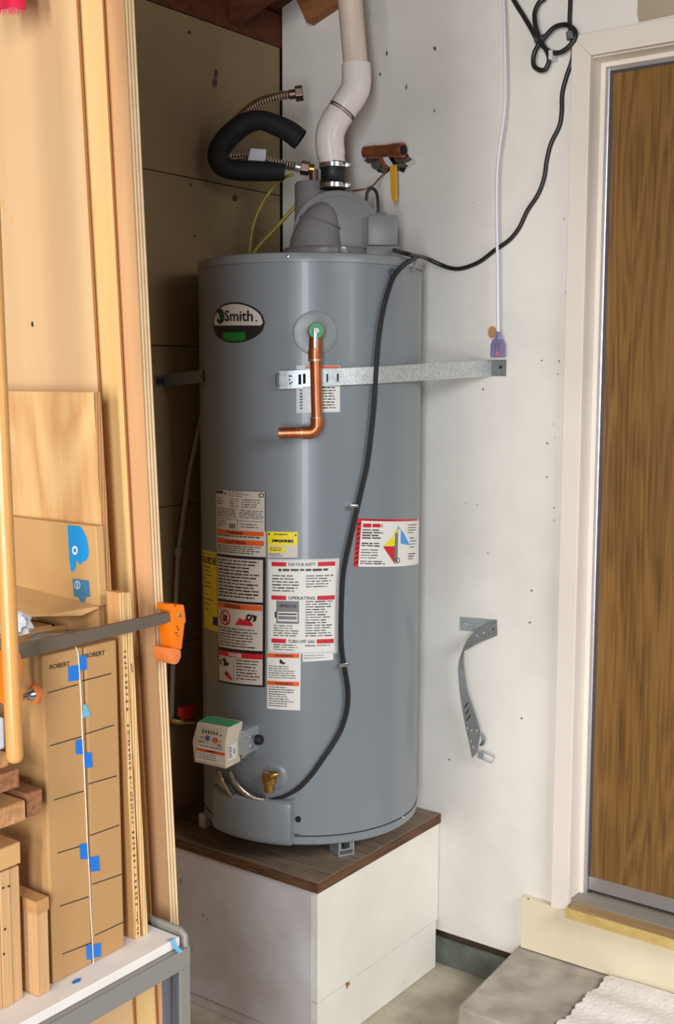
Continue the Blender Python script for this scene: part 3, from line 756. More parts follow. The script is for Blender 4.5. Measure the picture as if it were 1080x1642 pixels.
p.poly('l_red', [(0.2, 0.93), (0.24, 0.9), (0.3, 0.92), (0.37, 0.95), (0.36, 0.97), (0.28, 0.955)], 1).poly('l_black', [(0.2, 0.92), (0.23, 0.895), (0.26, 0.92), (0.23, 0.94)], 2)
p.lines('l_dark', 0.46, 0.80, 0.93, 0.965, 7, 0.36, 0.35, lay=1).build(o)
# yellow notice
p, o = sticker('yellow_label', 'paper_warm', (429, 852), (477, 853), (477, 894), (429, 894))
p.rect('l_yellow', 0, 0, 1, 0.52).rect('l_yellow', 0.02, 0.58, 0.58, 0.8).disc('l_black', 0.05, 0.1, 0.03, 0.04, 1).disc('l_black', 0.94, 0.12, 0.03, 0.04, 1)
p.lines('l_dark', 0.22, 0.08, 0.72, 0.2, 1, 0.4, 0.1, 1).lines('l_black', 0.16, 0.3, 0.86, 0.46, 1, 0.7, 0.02, 1).lines('l_dark', 0.08, 0.62, 0.5, 0.78, 2, 0.35, 0.2, 1)
p.lines('l_dark', 0.05, 0.84, 0.5, 0.98, 2, 0.35, 0.2, 1).build(o)
# large lighting instruction label on film
p, o = sticker('lighting_instruction_label', 'clearfilm', (429, 896), (544, 895), (541, 1047), (429, 1046))
p.rect('paper', 0.03, 0.02, 0.95, 0.98)
for a, b, t in ((0.03, 0.075, 'FOR YOUR SAFETY'), (0.385, 0.43, 'OPERATING'), (0.845, 0.89, 'TURN OFF GAS')):
    p.rect('l_red', 0.06, a, 0.27, b, 1).rect('l_red', 0.7, a, 0.94, b, 1).text('l_black', t, 0.3, a+0.005, 0.67, b-0.005, 1)
p.lines('l_dark', 0.16, 0.1, 0.85, 0.15, 1, 0.5, 0.1, 1)
p.lines('l_black', 0.07, 0.17, 0.47, 0.36, 6, 0.34, 0.3, 1).lines('l_black', 0.54, 0.17, 0.92, 0.31, 5, 0.34, 0.3, 1)
p.rect('l_grey', 0.13, 0.44, 0.45, 0.68, 1).rect('paper', 0.15, 0.555, 0.43, 0.655, 2).rect('l_black', 0.16, 0.57, 0.42, 0.585, 3).rect('l_grey', 0.16, 0.6, 0.42, 0.635, 3).rect('l_black', 0.11, 0.555, 0.13, 0.62, 2)
p.text('l_black', 'OFF PILOT ON', 0.18, 0.475, 0.41, 0.51, 2)
p.lines('l_black', 0.09, 0.7, 0.47, 0.83, 5, 0.32, 0.3, 1).lines('l_black', 0.54, 0.44, 0.92, 0.83, 14, 0.36, 0.35, 1)
p.lines('l_black', 0.09, 0.905, 0.47, 0.98, 3, 0.32, 0.3, 1).lines('l_grey', 0.54, 0.905, 0.9, 0.95, 1, 0.3, 0.3, 1).build(o)
# double orange warning strip
p, o = sticker('warning_label', 'paper', (428, 1046), (482, 1047), (481, 1139), (428, 1136))
for a in (0.01, 0.5):
    p.rect('l_orange', 0.01, a, 0.96, a+0.075).text('l_black', 'WARNING', 0.25, a+0.012, 0.78, a+0.062)
p.poly('l_black', [(0.38, 0.13), (0.42, 0.11), (0.5, 0.16), (0.58, 0.17), (0.52, 0.19), (0.49, 0.21), (0.44, 0.18), (0.4, 0.2)])
p.lines('l_dark', 0.05, 0.23, 0.93, 0.47, 6, 0.34, 0.5).lines('l_black', 0.05, 0.6, 0.93, 0.97, 9, 0.36, 0.45).build(o)
# small white strip
p, o = sticker('small_label', 'paper', (485, 1048), (534, 1047), (534, 1058), (485, 1061))
p.lines('l_dark', 0.04, 0.2, 0.95, 0.85, 2, 0.25, 0.4).build(o)
# yellow energy label at the left and the paper under it
p, o = sticker('energy_label', 'l_yellow', (325, 881), (348, 886), (350, 1013), (328, 1005))
p.text('l_black', 'GUIDE', 0.04, 0.07, 0.98, 0.16).rect('l_black', 0.02, 0.035, 0.98, 0.042).lines('l_dark', 0.1, 0.2, 0.7, 0.5, 6, 0.25, 0.6).rect('l_black', 0.72, 0.82, 0.98, 0.93).lines('l_dark', 0.1, 0.55, 0.8, 0.8, 4, 0.2, 0.6).build(o)
p, o = sticker('paper_slip', 'grey_card', (328, 1005), (350, 1013), (350, 1098), (330, 1078)); p.lines('l_grey', 0.1, 0.05, 0.8, 0.5, 6, 0.2, 0.6).build(o)
# red bordered label at the right
p, o = sticker('danger_label', 'paper', (572, 831), (671, 831), (670, 904), (566, 908))
uw = lambda u: (tank_uv(569+101.5*u, 870)[0]-tank_uv(569, 870)[0])/(tank_uv(670.5, 870)[0]-tank_uv(569, 870)[0])
f_dl = p.f; p.f = lambda u, v, o: f_dl(uw(u), v, o)      # the label is far wider than it looks where it turns away: spread its print over it
p.rect('l_red', 0, 0, 0.075, 1).rect('l_red', 0.05, 0, 1, 0.045)
for k in range(9): p.poly('l_black', [(0.015, 0.12+k*0.1), (0.06, 0.08+k*0.1), (0.06, 0.12+k*0.1), (0.015, 0.16+k*0.1)], 1)
for k in range(8): p.poly('l_black', [(0.08+k*0.06, 0.04), (0.105+k*0.06, 0.008), (0.125+k*0.06, 0.008), (0.1+k*0.06, 0.04)], 1)
p.lines('l_red', 0.10, 0.1, 0.42, 0.18, 1, 0.9, 0.05, 1)
p.lines('l_dark', 0.10, 0.22, 0.45, 0.44, 4, 0.5, 0.3, 1).lines('l_black', 0.10, 0.5, 0.44, 0.6, 2, 0.45, 0.2, 1)
p.lines('l_dark', 0.10, 0.64, 0.46, 0.86, 4, 0.3, 0.4, 1).lines('l_dark', 0.10, 0.88, 0.5, 0.97, 2, 0.45, 0.15, 1)
p.poly('l_yellow', [(0.66, 0.14), (0.6, 0.35), (0.44, 0.56), (0.63, 0.56)], 1).poly('l_blue', [(0.66, 0.14), (0.68, 0.5), (0.86, 0.56), (0.76, 0.3)], 1)
p.poly('l_red', [(0.44, 0.57), (0.62, 0.57), (0.64, 0.95)], 1).poly('l_grey', [(0.62, 0.28), (0.67, 0.3), (0.68, 0.9), (0.62, 0.88)], 2).poly('paper', [(0.66, 0.2), (0.70, 0.22), (0.71, 0.9), (0.67, 0.9)], 3)
p.disc('l_dark', 0.67, 0.87, 0.035, 0.06, 4, hole=0.7)
p.lines('l_dark', 0.82, 0.12, 0.96, 0.34, 4, 0.3, 0.4, 1).lines('l_dark', 0.86, 0.4, 0.97, 0.66, 4, 0.3, 0.5, 1).lines('l_dark', 0.84, 0.74, 0.95, 0.9, 3, 0.35, 0.4, 1).build(o)
# label behind the strap
p, o = sticker('relief_valve_label', 'clearfilm', (475, 586), (545, 586), (545, 661), (475, 662))
p.rect('l_orange', 0.2, 0.01, 0.98, 0.06).rect('paper', 0.55, 0.4, 0.98, 0.97).lines('l_black', 0.58, 0.46, 0.96, 0.95, 8, 0.36, 0.35, 1).lines('l_dark', 0.08, 0.45, 0.14, 0.95, 8, 0.5, 0.1, 1).build(o)

# ---- temperature and pressure valve with its copper discharge pipe
a, z = tank_uv(505, 534); n = Vector((math.cos(a), math.sin(a), 0)); t = Vector((-n.y, n.x, 0))
pc = tank_pt(a, z)
MB().lathe([(0.001, 0.0035), (0.02, 0.004), (0.04, 0.0035), (0.049, 0.002), (0.0505, 0.0)], frame(pc, n), 40, caps=False).build('escutcheon', 'tank_cap', wh)
pv = tank_pt(a, z+0.003, TR+0.05)
MB().lathe([(0.014, 0.0), (0.014, 0.03), (0.019, 0.032), (0.019, 0.062), (0.016, 0.066)], frame(tank_pt(a, z+0.003, TR+0.001), n), 20).build('relief_valve', 'copper', wh)
rp = TR+0.05
b = MB()
top = oncyl(505, 548, rp); mid = oncyl(505.5, 580, rp); low = oncyl(508, 684, rp); cor = oncyl(508, 693, rp); end = oncyl(447, 694.5, rp+0.004)
MB().tube([pv+n*0.0, top, oncyl(505, 566, rp)], 0.0145, 16).build('valve_outlet', 'copper', wh)
MB().tube([oncyl(505, 562, rp), oncyl(505, 577, rp)], [0.0165, 0.0155], 16).build('coupling', 'copper', wh)
MB().tube([oncyl(505, 576, rp), oncyl(505.1, 579, rp)], 0.0162, 16).build('solder_joint', 'solder', wh)
MB().tube([mid-Vector((0, 0, -0.006)), low], 0.0128, 18).build('discharge_pipe', 'copper', wh)
dh = (end-cor).normalized(); dv = (low-cor).normalized()
c_ = Vector((cor.x, cor.y, cor.z))
bend = [c_+dv*0.032, c_+dv*0.014, c_+dv*0.005+dh*0.005, c_+dh*0.014, c_+dh*0.034]
MB().tube(bend, 0.0152, 18, spline=6).build('elbow', 'copper', wh)
MB().tube([c_+dv*0.032, c_+dv*0.034], 0.0155, 18).build('solder_joint', 'solder', wh)
MB().tube([c_+dh*0.034, c_+dh*0.036], 0.0155, 18).build('solder_joint', 'solder', wh)
MB().tube([c_+dh*0.02, end], 0.0128, 18).build('discharge_pipe', 'copper', wh)
MB().tube([end-dh*0.0002, end+dh*0.0006], 0.0108, 18).build('pipe_bore', 'hole', wh)
fg = frame(tank_pt(a, z+0.003, TR+0.0655), n)
MB().lathe([(0.0175, 0), (0.0175, 0.003), (0.001, 0.004)], fg, 24).build('tag_disc', 'green', wh)
MB().lathe([(0.006, 0.004), (0.006, 0.006), (0.003, 0.0062)], fg, 14).build('rivet', 'paper', wh)
MB().fbox((tank_pt(a, z+0.003, TR+0.07), t, Vector((0, 0, 1)), n), (-0.006, -0.04, 0.0), (0.001, 0.006, 0.003)).build('test_lever', 'zinc', wh, bevel=0.001)

# ---- drain valve
a, z = tank_uv(437, 1247); n = Vector((math.cos(a), math.sin(a), 0))
ad, zd = tank_uv(441, 1246)
MB().lathe([(0.0015, 0.003), (0.02, 0.0035), (0.030, 0.002), (0.032, 0.0)], frame(tank_pt(ad, zd), Vector((math.cos(ad), math.sin(ad), 0))), 32, caps=False).build('escutcheon', 'tank', wh)
MB().lathe([(0.011, 0), (0.013, 0.016), (0.019, 0.018), (0.020, 0.032), (0.013, 0.037)], frame(tank_pt(a, z+0.004), n), 6).build('drain_valve', 'brass', wh, smooth=False, bevel=0.0015)
q = tank_pt(a, z, TR+0.026)
MB().tube([q+Vector((0, 0, 0.004)), q+Vector((0.0, 0, -0.014)), q+Vector((0, 0, -0.026))], [0.0145, 0.0125, 0.011], 14).build('drain_spout', 'brass', wh)
MB().tube([oncyl(427, 1241, TR+0.036), oncyl(436, 1243, TR+0.04), oncyl(446, 1241, TR+0.036)], [0.007, 0.010, 0.007], 10).build('drain_handle', 'brass', wh)

# ---- gas control
ga = math.radians(187); gn = Vector((math.cos(ga), math.sin(ga), 0)); gt = Vector((-gn.y, gn.x, 0))
def G(px, py, rho):
    d = ray(px, py); c = Vector((TC.x, TC.y, 0))+gn*rho
    return CAM+d*((c-CAM).dot(gn)/d.dot(gn))
RG = TR+0.115
face = [G(316, 1158, RG), G(366, 1167, RG), G(361, 1194, RG), G(362, 1233, RG), G(311, 1222, RG), G(308, 1188, RG)]
gb = MB().prism(face, -gn*0.062).build('gas_control', 'beige', wh, bevel=0.003)
ftl, ftr, fbr, fbl = face[0], face[1], face[3], face[4]
def gsurf(u, v, off):
    return (ftl*(1-u)+ftr*u)*(1-v)+(fbl*(1-u)+fbr*u)*v+gn*off
p = Print(gsurf, 1, 0.0008)
for k in range(6): p.rect('l_black', 0.2+k*0.09, 0.15, 0.235+k*0.09, 0.23).disc('l_dark', 0.2+k*0.09, 0.11, 0.008, 0.01)
p.rect('l_red', 0.75, 0.2, 0.82, 0.23)
p.disc('l_navy', 0.38, 0.34, 0.075, 0.07, hole=0.6).disc('l_navy', 0.38, 0.34, 0.03, 0.03).rect('l_navy', 0.14, 0.33, 0.28, 0.345)
p.disc('l_red', 0.62, 0.36, 0.08, 0.07, hole=0.65).rect('l_red', 0.55, 0.35, 0.69, 0.37).rect('l_red', 0.74, 0.35, 0.84, 0.365)
p.lines('l_dark', 0.08, 0.44, 0.3, 0.48, 1, 0.5, 0.1).lines('l_dark', 0.7, 0.44, 0.84, 0.52, 2, 0.4, 0.1)
p.rect('paper', 0.06, 0.5, 0.95, 0.93).rect('l_orange', 0.06, 0.62, 0.95, 0.69, 1).lines('l_black', 0.35, 0.635, 0.65, 0.68, 1, 0.6, 0.05, 2)
p.lines('l_grey', 0.1, 0.53, 0.9, 0.6, 1, 0.4, 0.2, 1).lines('l_grey', 0.1, 0.73, 0.9, 0.9, 3, 0.35, 0.3, 1).build(gb)
sr = [face[2], face[2]-gn*0.06, face[3]-gn*0.06, face[3]]
sn = -gt if (-gt).dot(CAM-face[2]) > 0 else gt
def ssurf(u, v, off): return (sr[0]*(1-u)+sr[1]*u)*(1-v)+(sr[3]*(1-u)+sr[2]*u)*v+sn*(off+0.0006)
p = Print(ssurf, 1, 0.0006); p.rect('paper', 0.12, 0.1, 0.72, 0.72).lines('l_dark', 0.18, 0.16, 0.4, 0.66, 6, 0.5, 0.2, 1).disc('l_dark', 0.56, 0.42, 0.07, 0.1, 1, hole=0.6).build(gb)
tp = (face[0]+face[1])/2; topn = Vector((0, 0, 1))
MB().add([face[0]+topn*0.001-gn*0.006, face[1]+topn*0.001-gn*0.006, face[1]+topn*0.004-gn*0.045, face[0]+topn*0.004-gn*0.045,
          face[0]-gn*0.045, face[1]-gn*0.045], [(0, 1, 2, 3), (0, 3, 4), (1, 5, 2), (3, 2, 5, 4), (0, 4, 5, 1)]).build('green_panel', 'green', gb, smooth=False)
q0 = G(384, 1208, TR+0.05); q1 = G(402, 1172, TR+0.05)
fo = (Vector((TC.x, TC.y, 0))+gn*TR+gt*((q0-Vector((TC.x, TC.y, 0))).dot(gt)), gt*(1 if gt.dot(q1-q0) > 0 else -1), gn, Vector((0, 0, 1)))
MB().fbox(fo, (-0.03, -0.02, q0.z), (0.02, 0.062, q1.z)).build('valve_bracket', 'zinc', wh, bevel=0.002)
MB().fbox(fo, (-0.02, -0.02, q0.z-0.012), (0.012, 0.05, q0.z-0.004)).build('valve_bracket', 'steel', wh, bevel=0.001)
for zz in (q0.z+0.014, q0.z+0.038):
    MB().lathe([(0.005, 0), (0.005, 0.003), (0.002, 0.004)], frame(fo[0]+fo[1]*0.02+gn*0.03+Vector((0, 0, zz)), fo[1]), 10).build('screw', 'steel', wh)
MB().lathe([(0.012, 0), (0.012, 0.012), (0.009, 0.016)], frame(fo[0]+fo[1]*0.02+gn*0.008+Vector((0, 0, q0.z+0.026)), fo[1]), 12).build('sensor_plug', 'black', wh)

# ---- burner access cover
a0, a1 = tank_uv(349, 1315)[0], tank_uv(472, 1310)[0]
zt0 = tank_uv(420, 1283, TR+0.03)[1]; zb0 = 0.512
vs = []; NA, NZ = 40, 8; prof = [(0.0, 0.0), (0.04, 0.55), (0.1, 0.9), (0.2, 1.0), (0.9, 1.0), (0.96, 0.9), (0.99, 0.6), (1.0, 0.0)]
for j, (tz, kz) in enumerate(prof):
    for i in range(NA+1):
        u = i/NA
        e = min(1, u/0.10, (1-u)/0.03); e = math.sin(max(e, 0)*math.pi/2)
        vs.append(tank_pt(a0+(a1-a0)*u, zb0+(zt0-zb0)*tz, TR-0.001+0.030*e*(0.25+0.75*kz)*(1 if 0 < tz < 1 else 0)))
n1 = NA+1
MB().add(vs, [(j*n1+i, j*n1+i+1, (j+1)*n1+i+1, (j+1)*n1+i) for j in range(len(prof)-1) for i in range(NA)]).build('burner_cover', 'tank', wh, ang=60)
b = MB(); P_ = Print(tank_surf((471, 1305), (486, 1305), (486, 1322), (471, 1322)), 2, 0.0008); P_.disc('hole', 0.45, 0.5, 0.32, 0.3); P_.rect('seam', -0.05, -1.6, 0.03, 1.9); P_.rect('seam', -0.1, 1.9, 0.6, 2.0); P_.build(wh, 'inspection_hole')

# ---- wiring harness down the jacket
def line_on_tank(pts, off): return [oncyl(px, py, TR+off) for px, py in pts]
hp = [(668, 411), (655, 419), (642, 429), (630, 444), (622, 465), (614, 495), (608, 530), (604, 570), (602, 600), (599, 650), (594, 700), (588, 745), (579, 785), (571, 820), (562, 860), (554, 895), (549, 925), (547, 960), (546, 1000), (547, 1040), (552, 1072), (557, 1105), (556, 1135), (548, 1165), (535, 1190), (518, 1215), (498, 1243), (475, 1266), (448, 1279), (420, 1282), (395, 1273), (380, 1258), (371, 1243), (368, 1232)]
MB().tube(line_on_tank([(x-1.7, y) for x, y in hp], 0.012), 0.0034, 8, spline=5).build('wiring_harness', 'cord', wh)
MB().tube(line_on_tank([(x+2.0, y+1.0) for x, y in hp[:29]], 0.011), 0.0034, 8, spline=5).build('wiring_harness', 'black', wh)
bellows(line_on_tank([(424, 1282), (405, 1278), (388, 1267), (376, 1252), (369, 1236)], 0.02), 0.0075, 0.0006, 0.005).build('armoured_conduit', 'corrugated', wh)
bellows([oncyl(353, 1236, TR+0.03), oncyl(356, 1250, TR+0.03), oncyl(364, 1264, TR+0.03), oncyl(374, 1278, TR+0.025)], 0.006, 0.001, 0.006).build('gas_tube', 'corrugated', wh)
MB().add([oncyl(341, 1246, TR+0.004), oncyl(352, 1243, TR+0.02), oncyl(376, 1268, TR+0.02), oncyl(372, 1278, TR+0.02), oncyl(351, 1272, TR+0.015), oncyl(346, 1262, TR+0.006)],
         [(0, 1, 5), (1, 4, 5), (1, 2, 4), (2, 3, 4)]).build('foil_shield', 'zinc', wh, smooth=False)
for px, py in ((563, 811), (548, 1064)):
    q = oncyl(px, py, TR+0.004); n = Vector((q.x-TC.x, q.y-TC.y, 0)).normalized(); t = Vector((-n.y, n.x, 0))
    MB().fbox((q, t, n, Vector((0, 0, 1))), (-0.009, -0.004, -0.004), (0.012, 0.018, 0.004)).build('cable_clip', 'steel', wh, bevel=0.0015)
b = MB().fbox((oncyl(628, 436, TR), Vector((0.59, -0.8, 0)), NH, UPZ), (-0.004, -0.004, -0.012), (0.004, 0.016, 0.006)).build('cable_clip', 'black', wh, bevel=0.001)
MB().tube([oncyl(668, 412, TR+0.002), oncyl(660, 436, TR+0.002)], 0.0035, 8).build('cable_strap', 'tank_cap', wh)
w = onz(330, 1325, ZP+0.001)
MB().box((w.x-0.016, w.y-0.012, ZP+0.001), (w.x+0.016, w.y+0.012, ZP+0.04)).build('flame_sensor_plug', 'bag', wh, bevel=0.004)
MB().tube([w+Vector((0.0, 0, 0.03)), w+Vector((0.03, -0.01, 0.05)), w+Vector((0.05, -0.0, 0.02)), w+Vector((0.09, -0.0, 0.06))], 0.0025, 6, spline=5).build('sensor_wire', 'cord', wh)

# ================================================================== VENT PIPE
vp = thing('vent_pipe', tuple(V(533, 300)), 'white plastic vent pipe with two elbows rising from the heater top', 'pipe')
zc0_, zc1_ = V(533, 301).z, V(533, 262).z
fv = zfr(533, 0.0, 0)
MB().lathe([(0.0335, zc0_-0.004), (0.0335, zc0_+0.012), (0.0305, zc0_+0.016), (0.0305, zc1_-0.016), (0.0335, zc1_-0.012), (0.0335, zc1_+0.002)], fv, 32).build('rubber_coupling', 'black', vp)
for za, zb2 in ((zc0_-0.002, zc0_+0.010), (zc1_-0.012, zc1_+0.0)):
    cl = MB().lathe([(0.0338, za), (0.0352, za+0.0008), (0.0352, zb2-0.0008), (0.0338, zb2)], fv, 32, caps=False).build('hose_clamp', 'steel', vp)
    c = fv[0]+RH*0.036+NH*0.012+UPZ*((za+zb2)/2)
    MB().fbox((c, RH, NH, UPZ), (-0.006, -0.012, -0.006), (0.008, 0.012, 0.007)).build('clamp_screw', 'steel', cl, bevel=0.002)
MB().tube([V(533, 266), V(531, 252), V(529.5, 238)], 0.0335, 32).build('pipe_socket', 'pvc', vp)
MB().tube([V(530.5, 251), V(528, 226), V(530, 210), V(537, 194), V(546, 180)], [0.036, 0.0365, 0.0365, 0.0365, 0.036], 32, spline=6).build('elbow', 'pvc', vp)
MB().tube([V(541, 188), V(553, 170)], 0.0312, 32).build('pipe', 'pvc_old', vp)
MB().tube([V(548.5, 176), V(560, 159), V(568, 145), V(571, 130), V(570.5, 103)], [0.036, 0.0372, 0.0375, 0.0372, 0.0362], 32, spline=6).build('elbow', 'pvc', vp)
MB().tube([V(570.5, 112), V(565, 50), V(560, -8), V(552.5, -92)], 0.0308, 32).build('pipe', 'pvc_old', vp)
for (ax, ay, bx, by, r) in ((545.6, 180.6, 546.4, 179.4, 0.0364), (548.2, 176.6, 549, 175.4, 0.0364)):
    MB().tube([V(ax, ay), V(bx, by)], r, 32).build('primer_ring', 'nut', vp)

# ================================================================== WATER CONNECTORS
hq = -0.125
hs = thing('flexible_connector', tuple(V(485, 268, hq)), 'corrugated steel water connector with loose brown nut bent above the heater', 'hose')
path = [(466, 151.5), (448, 154), (428, 159), (410, 167), (392, 180), (372, 200), (355, 224), (351, 243), (362, 254), (384, 254), (408, 252), (432, 259), (452, 264), (474, 267)]
bellows([V(x, y, hq) for x, y in path], 0.0115, 0.0013, 0.0075).build('corrugated_hose', 'corrugated', hs)
MB().tube([V(464, 152, hq), V(474, 150.5, hq)], 0.0125, 14).build('sleeve', 'nut', hs)
MB().tube([V(473, 150.5, hq), V(485.5, 149, hq)], 0.0205, 6).build('nut', 'nut', hs, smooth=False, bevel=0.002)
MB().tube([V(474, 267, hq), V(483, 269, hq)], 0.013, 14).build('sleeve', 'zinc', hs)
MB().tube([V(482, 268.5, hq), V(496, 270.5, hq)], 0.019, 6).build('nut', 'nut', hs, smooth=False, bevel=0.002)
MB().tube([V(495, 270.5, hq), V(503.5, 271.5, hq)], 0.014, 12).build('adapter', 'brass', hs)
tg = [V(402, 238, hq+0.016), V(427, 240, hq+0.016), V(424, 264, hq+0.016), V(397, 258, hq+0.016)]
hb = MB().prism(tg, NH*0.0012).build('paper_tag', 'bag', hs, smooth=False)
fm = thing('foam_pipe_sleeve', tuple(V(440, 275, -0.06)), 'thick black foam pipe insulation bent in a loop beside the vent', 'pipe insulation')
fpth = [(478, 222), (462, 210), (440, 200), (418, 193), (396, 197), (374, 212), (356, 232), (349, 250), (356, 266), (378, 273), (405, 274), (432, 275), (456, 276)]
fr_ = [0.0275, 0.0272, 0.026, 0.0245, 0.027, 0.0285, 0.0285, 0.0275, 0.0265, 0.026, 0.026, 0.025, 0.021]
MB().tube([V(x, y, -0.05-0.03*(i/12)) for i, (x, y) in enumerate(fpth)], fr_, 24, spline=6).build('foam_tube', 'foam', fm)
e0, e1 = V(478, 222, -0.05), V(484, 226.5, -0.05)
ed = (e0-V(462, 210, -0.05)).normalized()
MB().lathe([(0.0275, -0.001), (0.0275, 0.006), (0.0225, 0.0065), (0.021, 0.0)], frame(e0, ed), 24, caps=False).build('open_end', 'foam', fm)
# yellow gas tubes rising behind the tank
t1 = MB().tube([V(396, 440, -0.16), V(400, 402, -0.16), V(405, 365, -0.16), V(416, 335, -0.16), V(432, 308, -0.16), V(450, 288, -0.15), V(470, 280, -0.13)], 0.0042, 10, spline=6).build('gas_line', 'yellow_tube')
tag(t1, 'thin yellowish tube curving up to the black foam loop', 'tube')
t2 = MB().tube([V(392, 430, -0.155), V(412, 398, -0.15), V(440, 368, -0.15), V(472, 332, -0.14), V(492, 312, -0.14)], 0.0052, 10, spline=6).build('gas_line', 'yellow_tube')
tag(t2, 'straight yellow tube running diagonally up behind the blower', 'tube')

# ================================================================== WALL VALVE
xw = -0.045
vv = thing('wall_valve', tuple(onx(625, 262, xw)), 'copper shutoff stub with yellow lever in a torn hole in the white wall', 'valve')
MB().tube([onx(581, 244, xw), onx(584, 244, xw), onx(600, 243.5, xw), onx(632, 241.5, xw)], [0.006, 0.0150, 0.0165, 0.0165], 18).build('pipe_cap', 'copper_old', vv)
MB().tube([onx(600, 243.5, xw), onx(602, 243.4, xw)], 0.0175, 18).build('cap_rim', 'copper_old', vv)
MB().tube([onx(622, 242, xw), onx(630, 241.5, xw), onx(631, 241.4, xw), onx(646, 240.5, xw)], [0.0175, 0.0178, 0.0192, 0.0192], 18).build('coupling', 'copper_old', vv)
MB().tube([onx(646.5, 240.5, xw), onx(648, 240.4, xw)], 0.0135, 14).build('pipe_bore', 'hole', vv)
MB().tube([onx(612, 248, xw), onx(618, 262, -0.02), onx(620, 265, 0.0)], 0.012, 12).build('pipe_stub', 'copper_old', vv)
MB().prism([onx(613, 253, xw-0.018), onx(621, 251, xw-0.018), onx(628, 262, xw-0.018), onx(631, 268, xw-0.018), onx(625, 269, xw-0.018), onx(618, 262, xw-0.018)], (0.003, 0, 0)).build('handle_bracket', 'bag', vv, smooth=False)
MB().prism([onx(624, 266, xw-0.020), onx(634, 264, xw-0.020), onx(635.5, 316, xw-0.020), onx(633.5, 322.5, xw-0.020), onx(629, 323, xw-0.020), onx(626.5, 316, xw-0.020)], (0.006, 0, 0)).build('lever_handle', 'yellow', vv, smooth=False, bevel=0.0015)
hp_ = [(582, 248), (590, 258), (600, 267), (606, 276), (618, 279), (630, 270), (640, 274), (647, 277), (654, 264), (657, 252), (650, 244), (625, 240), (600, 242)]
MB().prism([onx(x, y, -0.0004) for x, y in hp_], (-0.0012, 0, 0)).build('wall_hole', 'hole', wall_right, smooth=False)
for k, (px, py, s) in enumerate([(594, 258, 8), (604, 266, 9), (616, 272, 8), (637, 268, 7), (646, 266, 8), (652, 256, 8), (640, 256, 9), (600, 252, 9), (610, 258, 8)]):
    q = [onx(px+s*c*random.uniform(0.6, 1.2), py+s*d*random.uniform(0.5, 1.0), -0.002) for c, d in ((1, 0), (0.4, 0.9), (-0.5, 0.8), (-1, -0.1), (-0.4, -0.9), (0.6, -0.7))]
    MB().prism(q, (-0.004-0.003*random.random(), 0, 0)).build('plaster_crumb', 'plaster', wall_right, smooth=False, bevel=0.001)
MB().prism([onx(656, 250, -0.001), onx(669, 259, -0.006), onx(654, 272, -0.001), onx(650, 262, -0.001)], (-0.002, 0, 0)).build('torn_flap', 'wall', wall_right, smooth=False)
wi = MB().tube([V(566, 306, -0.05), onx(585, 303, -0.16), onx(598, 297, -0.1), onx(607, 287, -0.05), onx(616, 278, -0.012), onx(619, 272, -0.002)], 0.0026, 8, spline=6).build('thin_wire', 'wire')
tag(wi, 'thin brown wire running from the wall hole to the blower', 'wire')

# ================================================================== CORDS ON THE RIGHT WALL
pcord = MB().tube([V(632, 401, 0.06), oncyl(650, 406.5, TR-0.004), oncyl(660, 409, TR+0.006), onx(680, 413, -0.06), onx(700, 422, -0.016), onx(722, 430, -0.0065), onx(742, 430, -0.0065), onx(768, 420, -0.0065), onx(792, 402, -0.0065),
                   onx(816, 385, -0.0065), onx(832, 365, -0.0065), onx(845, 338, -0.0065), onx(862, 312, -0.0065), onx(872, 285, -0.0065), onx(876, 258, -0.0065), onx(883, 230, -0.0065), onx(896, 203, -0.0065), onx(900, 180, -0.0065), onx(901, 150, -0.0065), onx(908, 122, -0.0065),
                   onx(917, 95, -0.0065), onx(918, 72, -0.0065), onx(913, 40, -0.0065), onx(914, 0, -0.0065), onx(914, -60, -0.0065), onx(913, -250, -0.0065)], 0.0055, 10, spline=6).build('power_cord', 'cord')
tag(pcord, 'long black power cord swooping from the heater top up the white wall', 'cord')
cc = thing('coiled_cord', tuple(onx(880, 60, -0.02)), 'looped black cord bundle hung high on the wall beside the door corner', 'cord')
MB().tube([onx(700, -230, -0.012), onx(780, -85, -0.014), onx(820, -6, -0.016), onx(838, 24, -0.016), onx(851, 46, -0.016), onx(862, 66, -0.016), onx(874, 78, -0.018), onx(880, 95, -0.02), onx(874, 111, -0.02), onx(864, 112, -0.02), onx(855, 104, -0.02), onx(856, 86, -0.02), onx(864, 70, -0.022), onx(876, 56, -0.022),
           onx(890, 43, -0.022), onx(908, 40, -0.022), onx(921, 49, -0.022), onx(921, 62, -0.024), onx(908, 78, -0.024), onx(893, 85, -0.024), onx(876, 80, -0.026), onx(865, 62, -0.026), onx(858, 40, -0.026), onx(857, 20, -0.022), onx(864, 4, -0.018), onx(876, -8, -0.012), onx(892, -60, -0.010), onx(896, -240, -0.010)], 0.0058, 10, spline=7).build('cord_loop', 'cord', cc)
MB().tube([onx(858, 64, -0.022), onx(872, 61, -0.022)], 0.009, 8).build('cable_tie', 'alu_dark', cc)
MB().tube([onx(913, 51, -0.012), onx(914, 63, -0.012)], 0.009, 10).build('cable_tie', 'cart_dark', cc)
MB().fbox((onx(888, 90, -0.012), Vector((0, 1, 0)), Vector((-1, 0, 0)), UPZ), (-0.005, -0.01, -0.012), (0.005, 0.022, 0.010)).build('wall_clip', 'bag', cc, bevel=0.002)
wc = thing('hanging_cord', tuple(onx(797, 570, -0.03)), 'thin white cord hanging down the wall to a clear purple plug', 'cord')
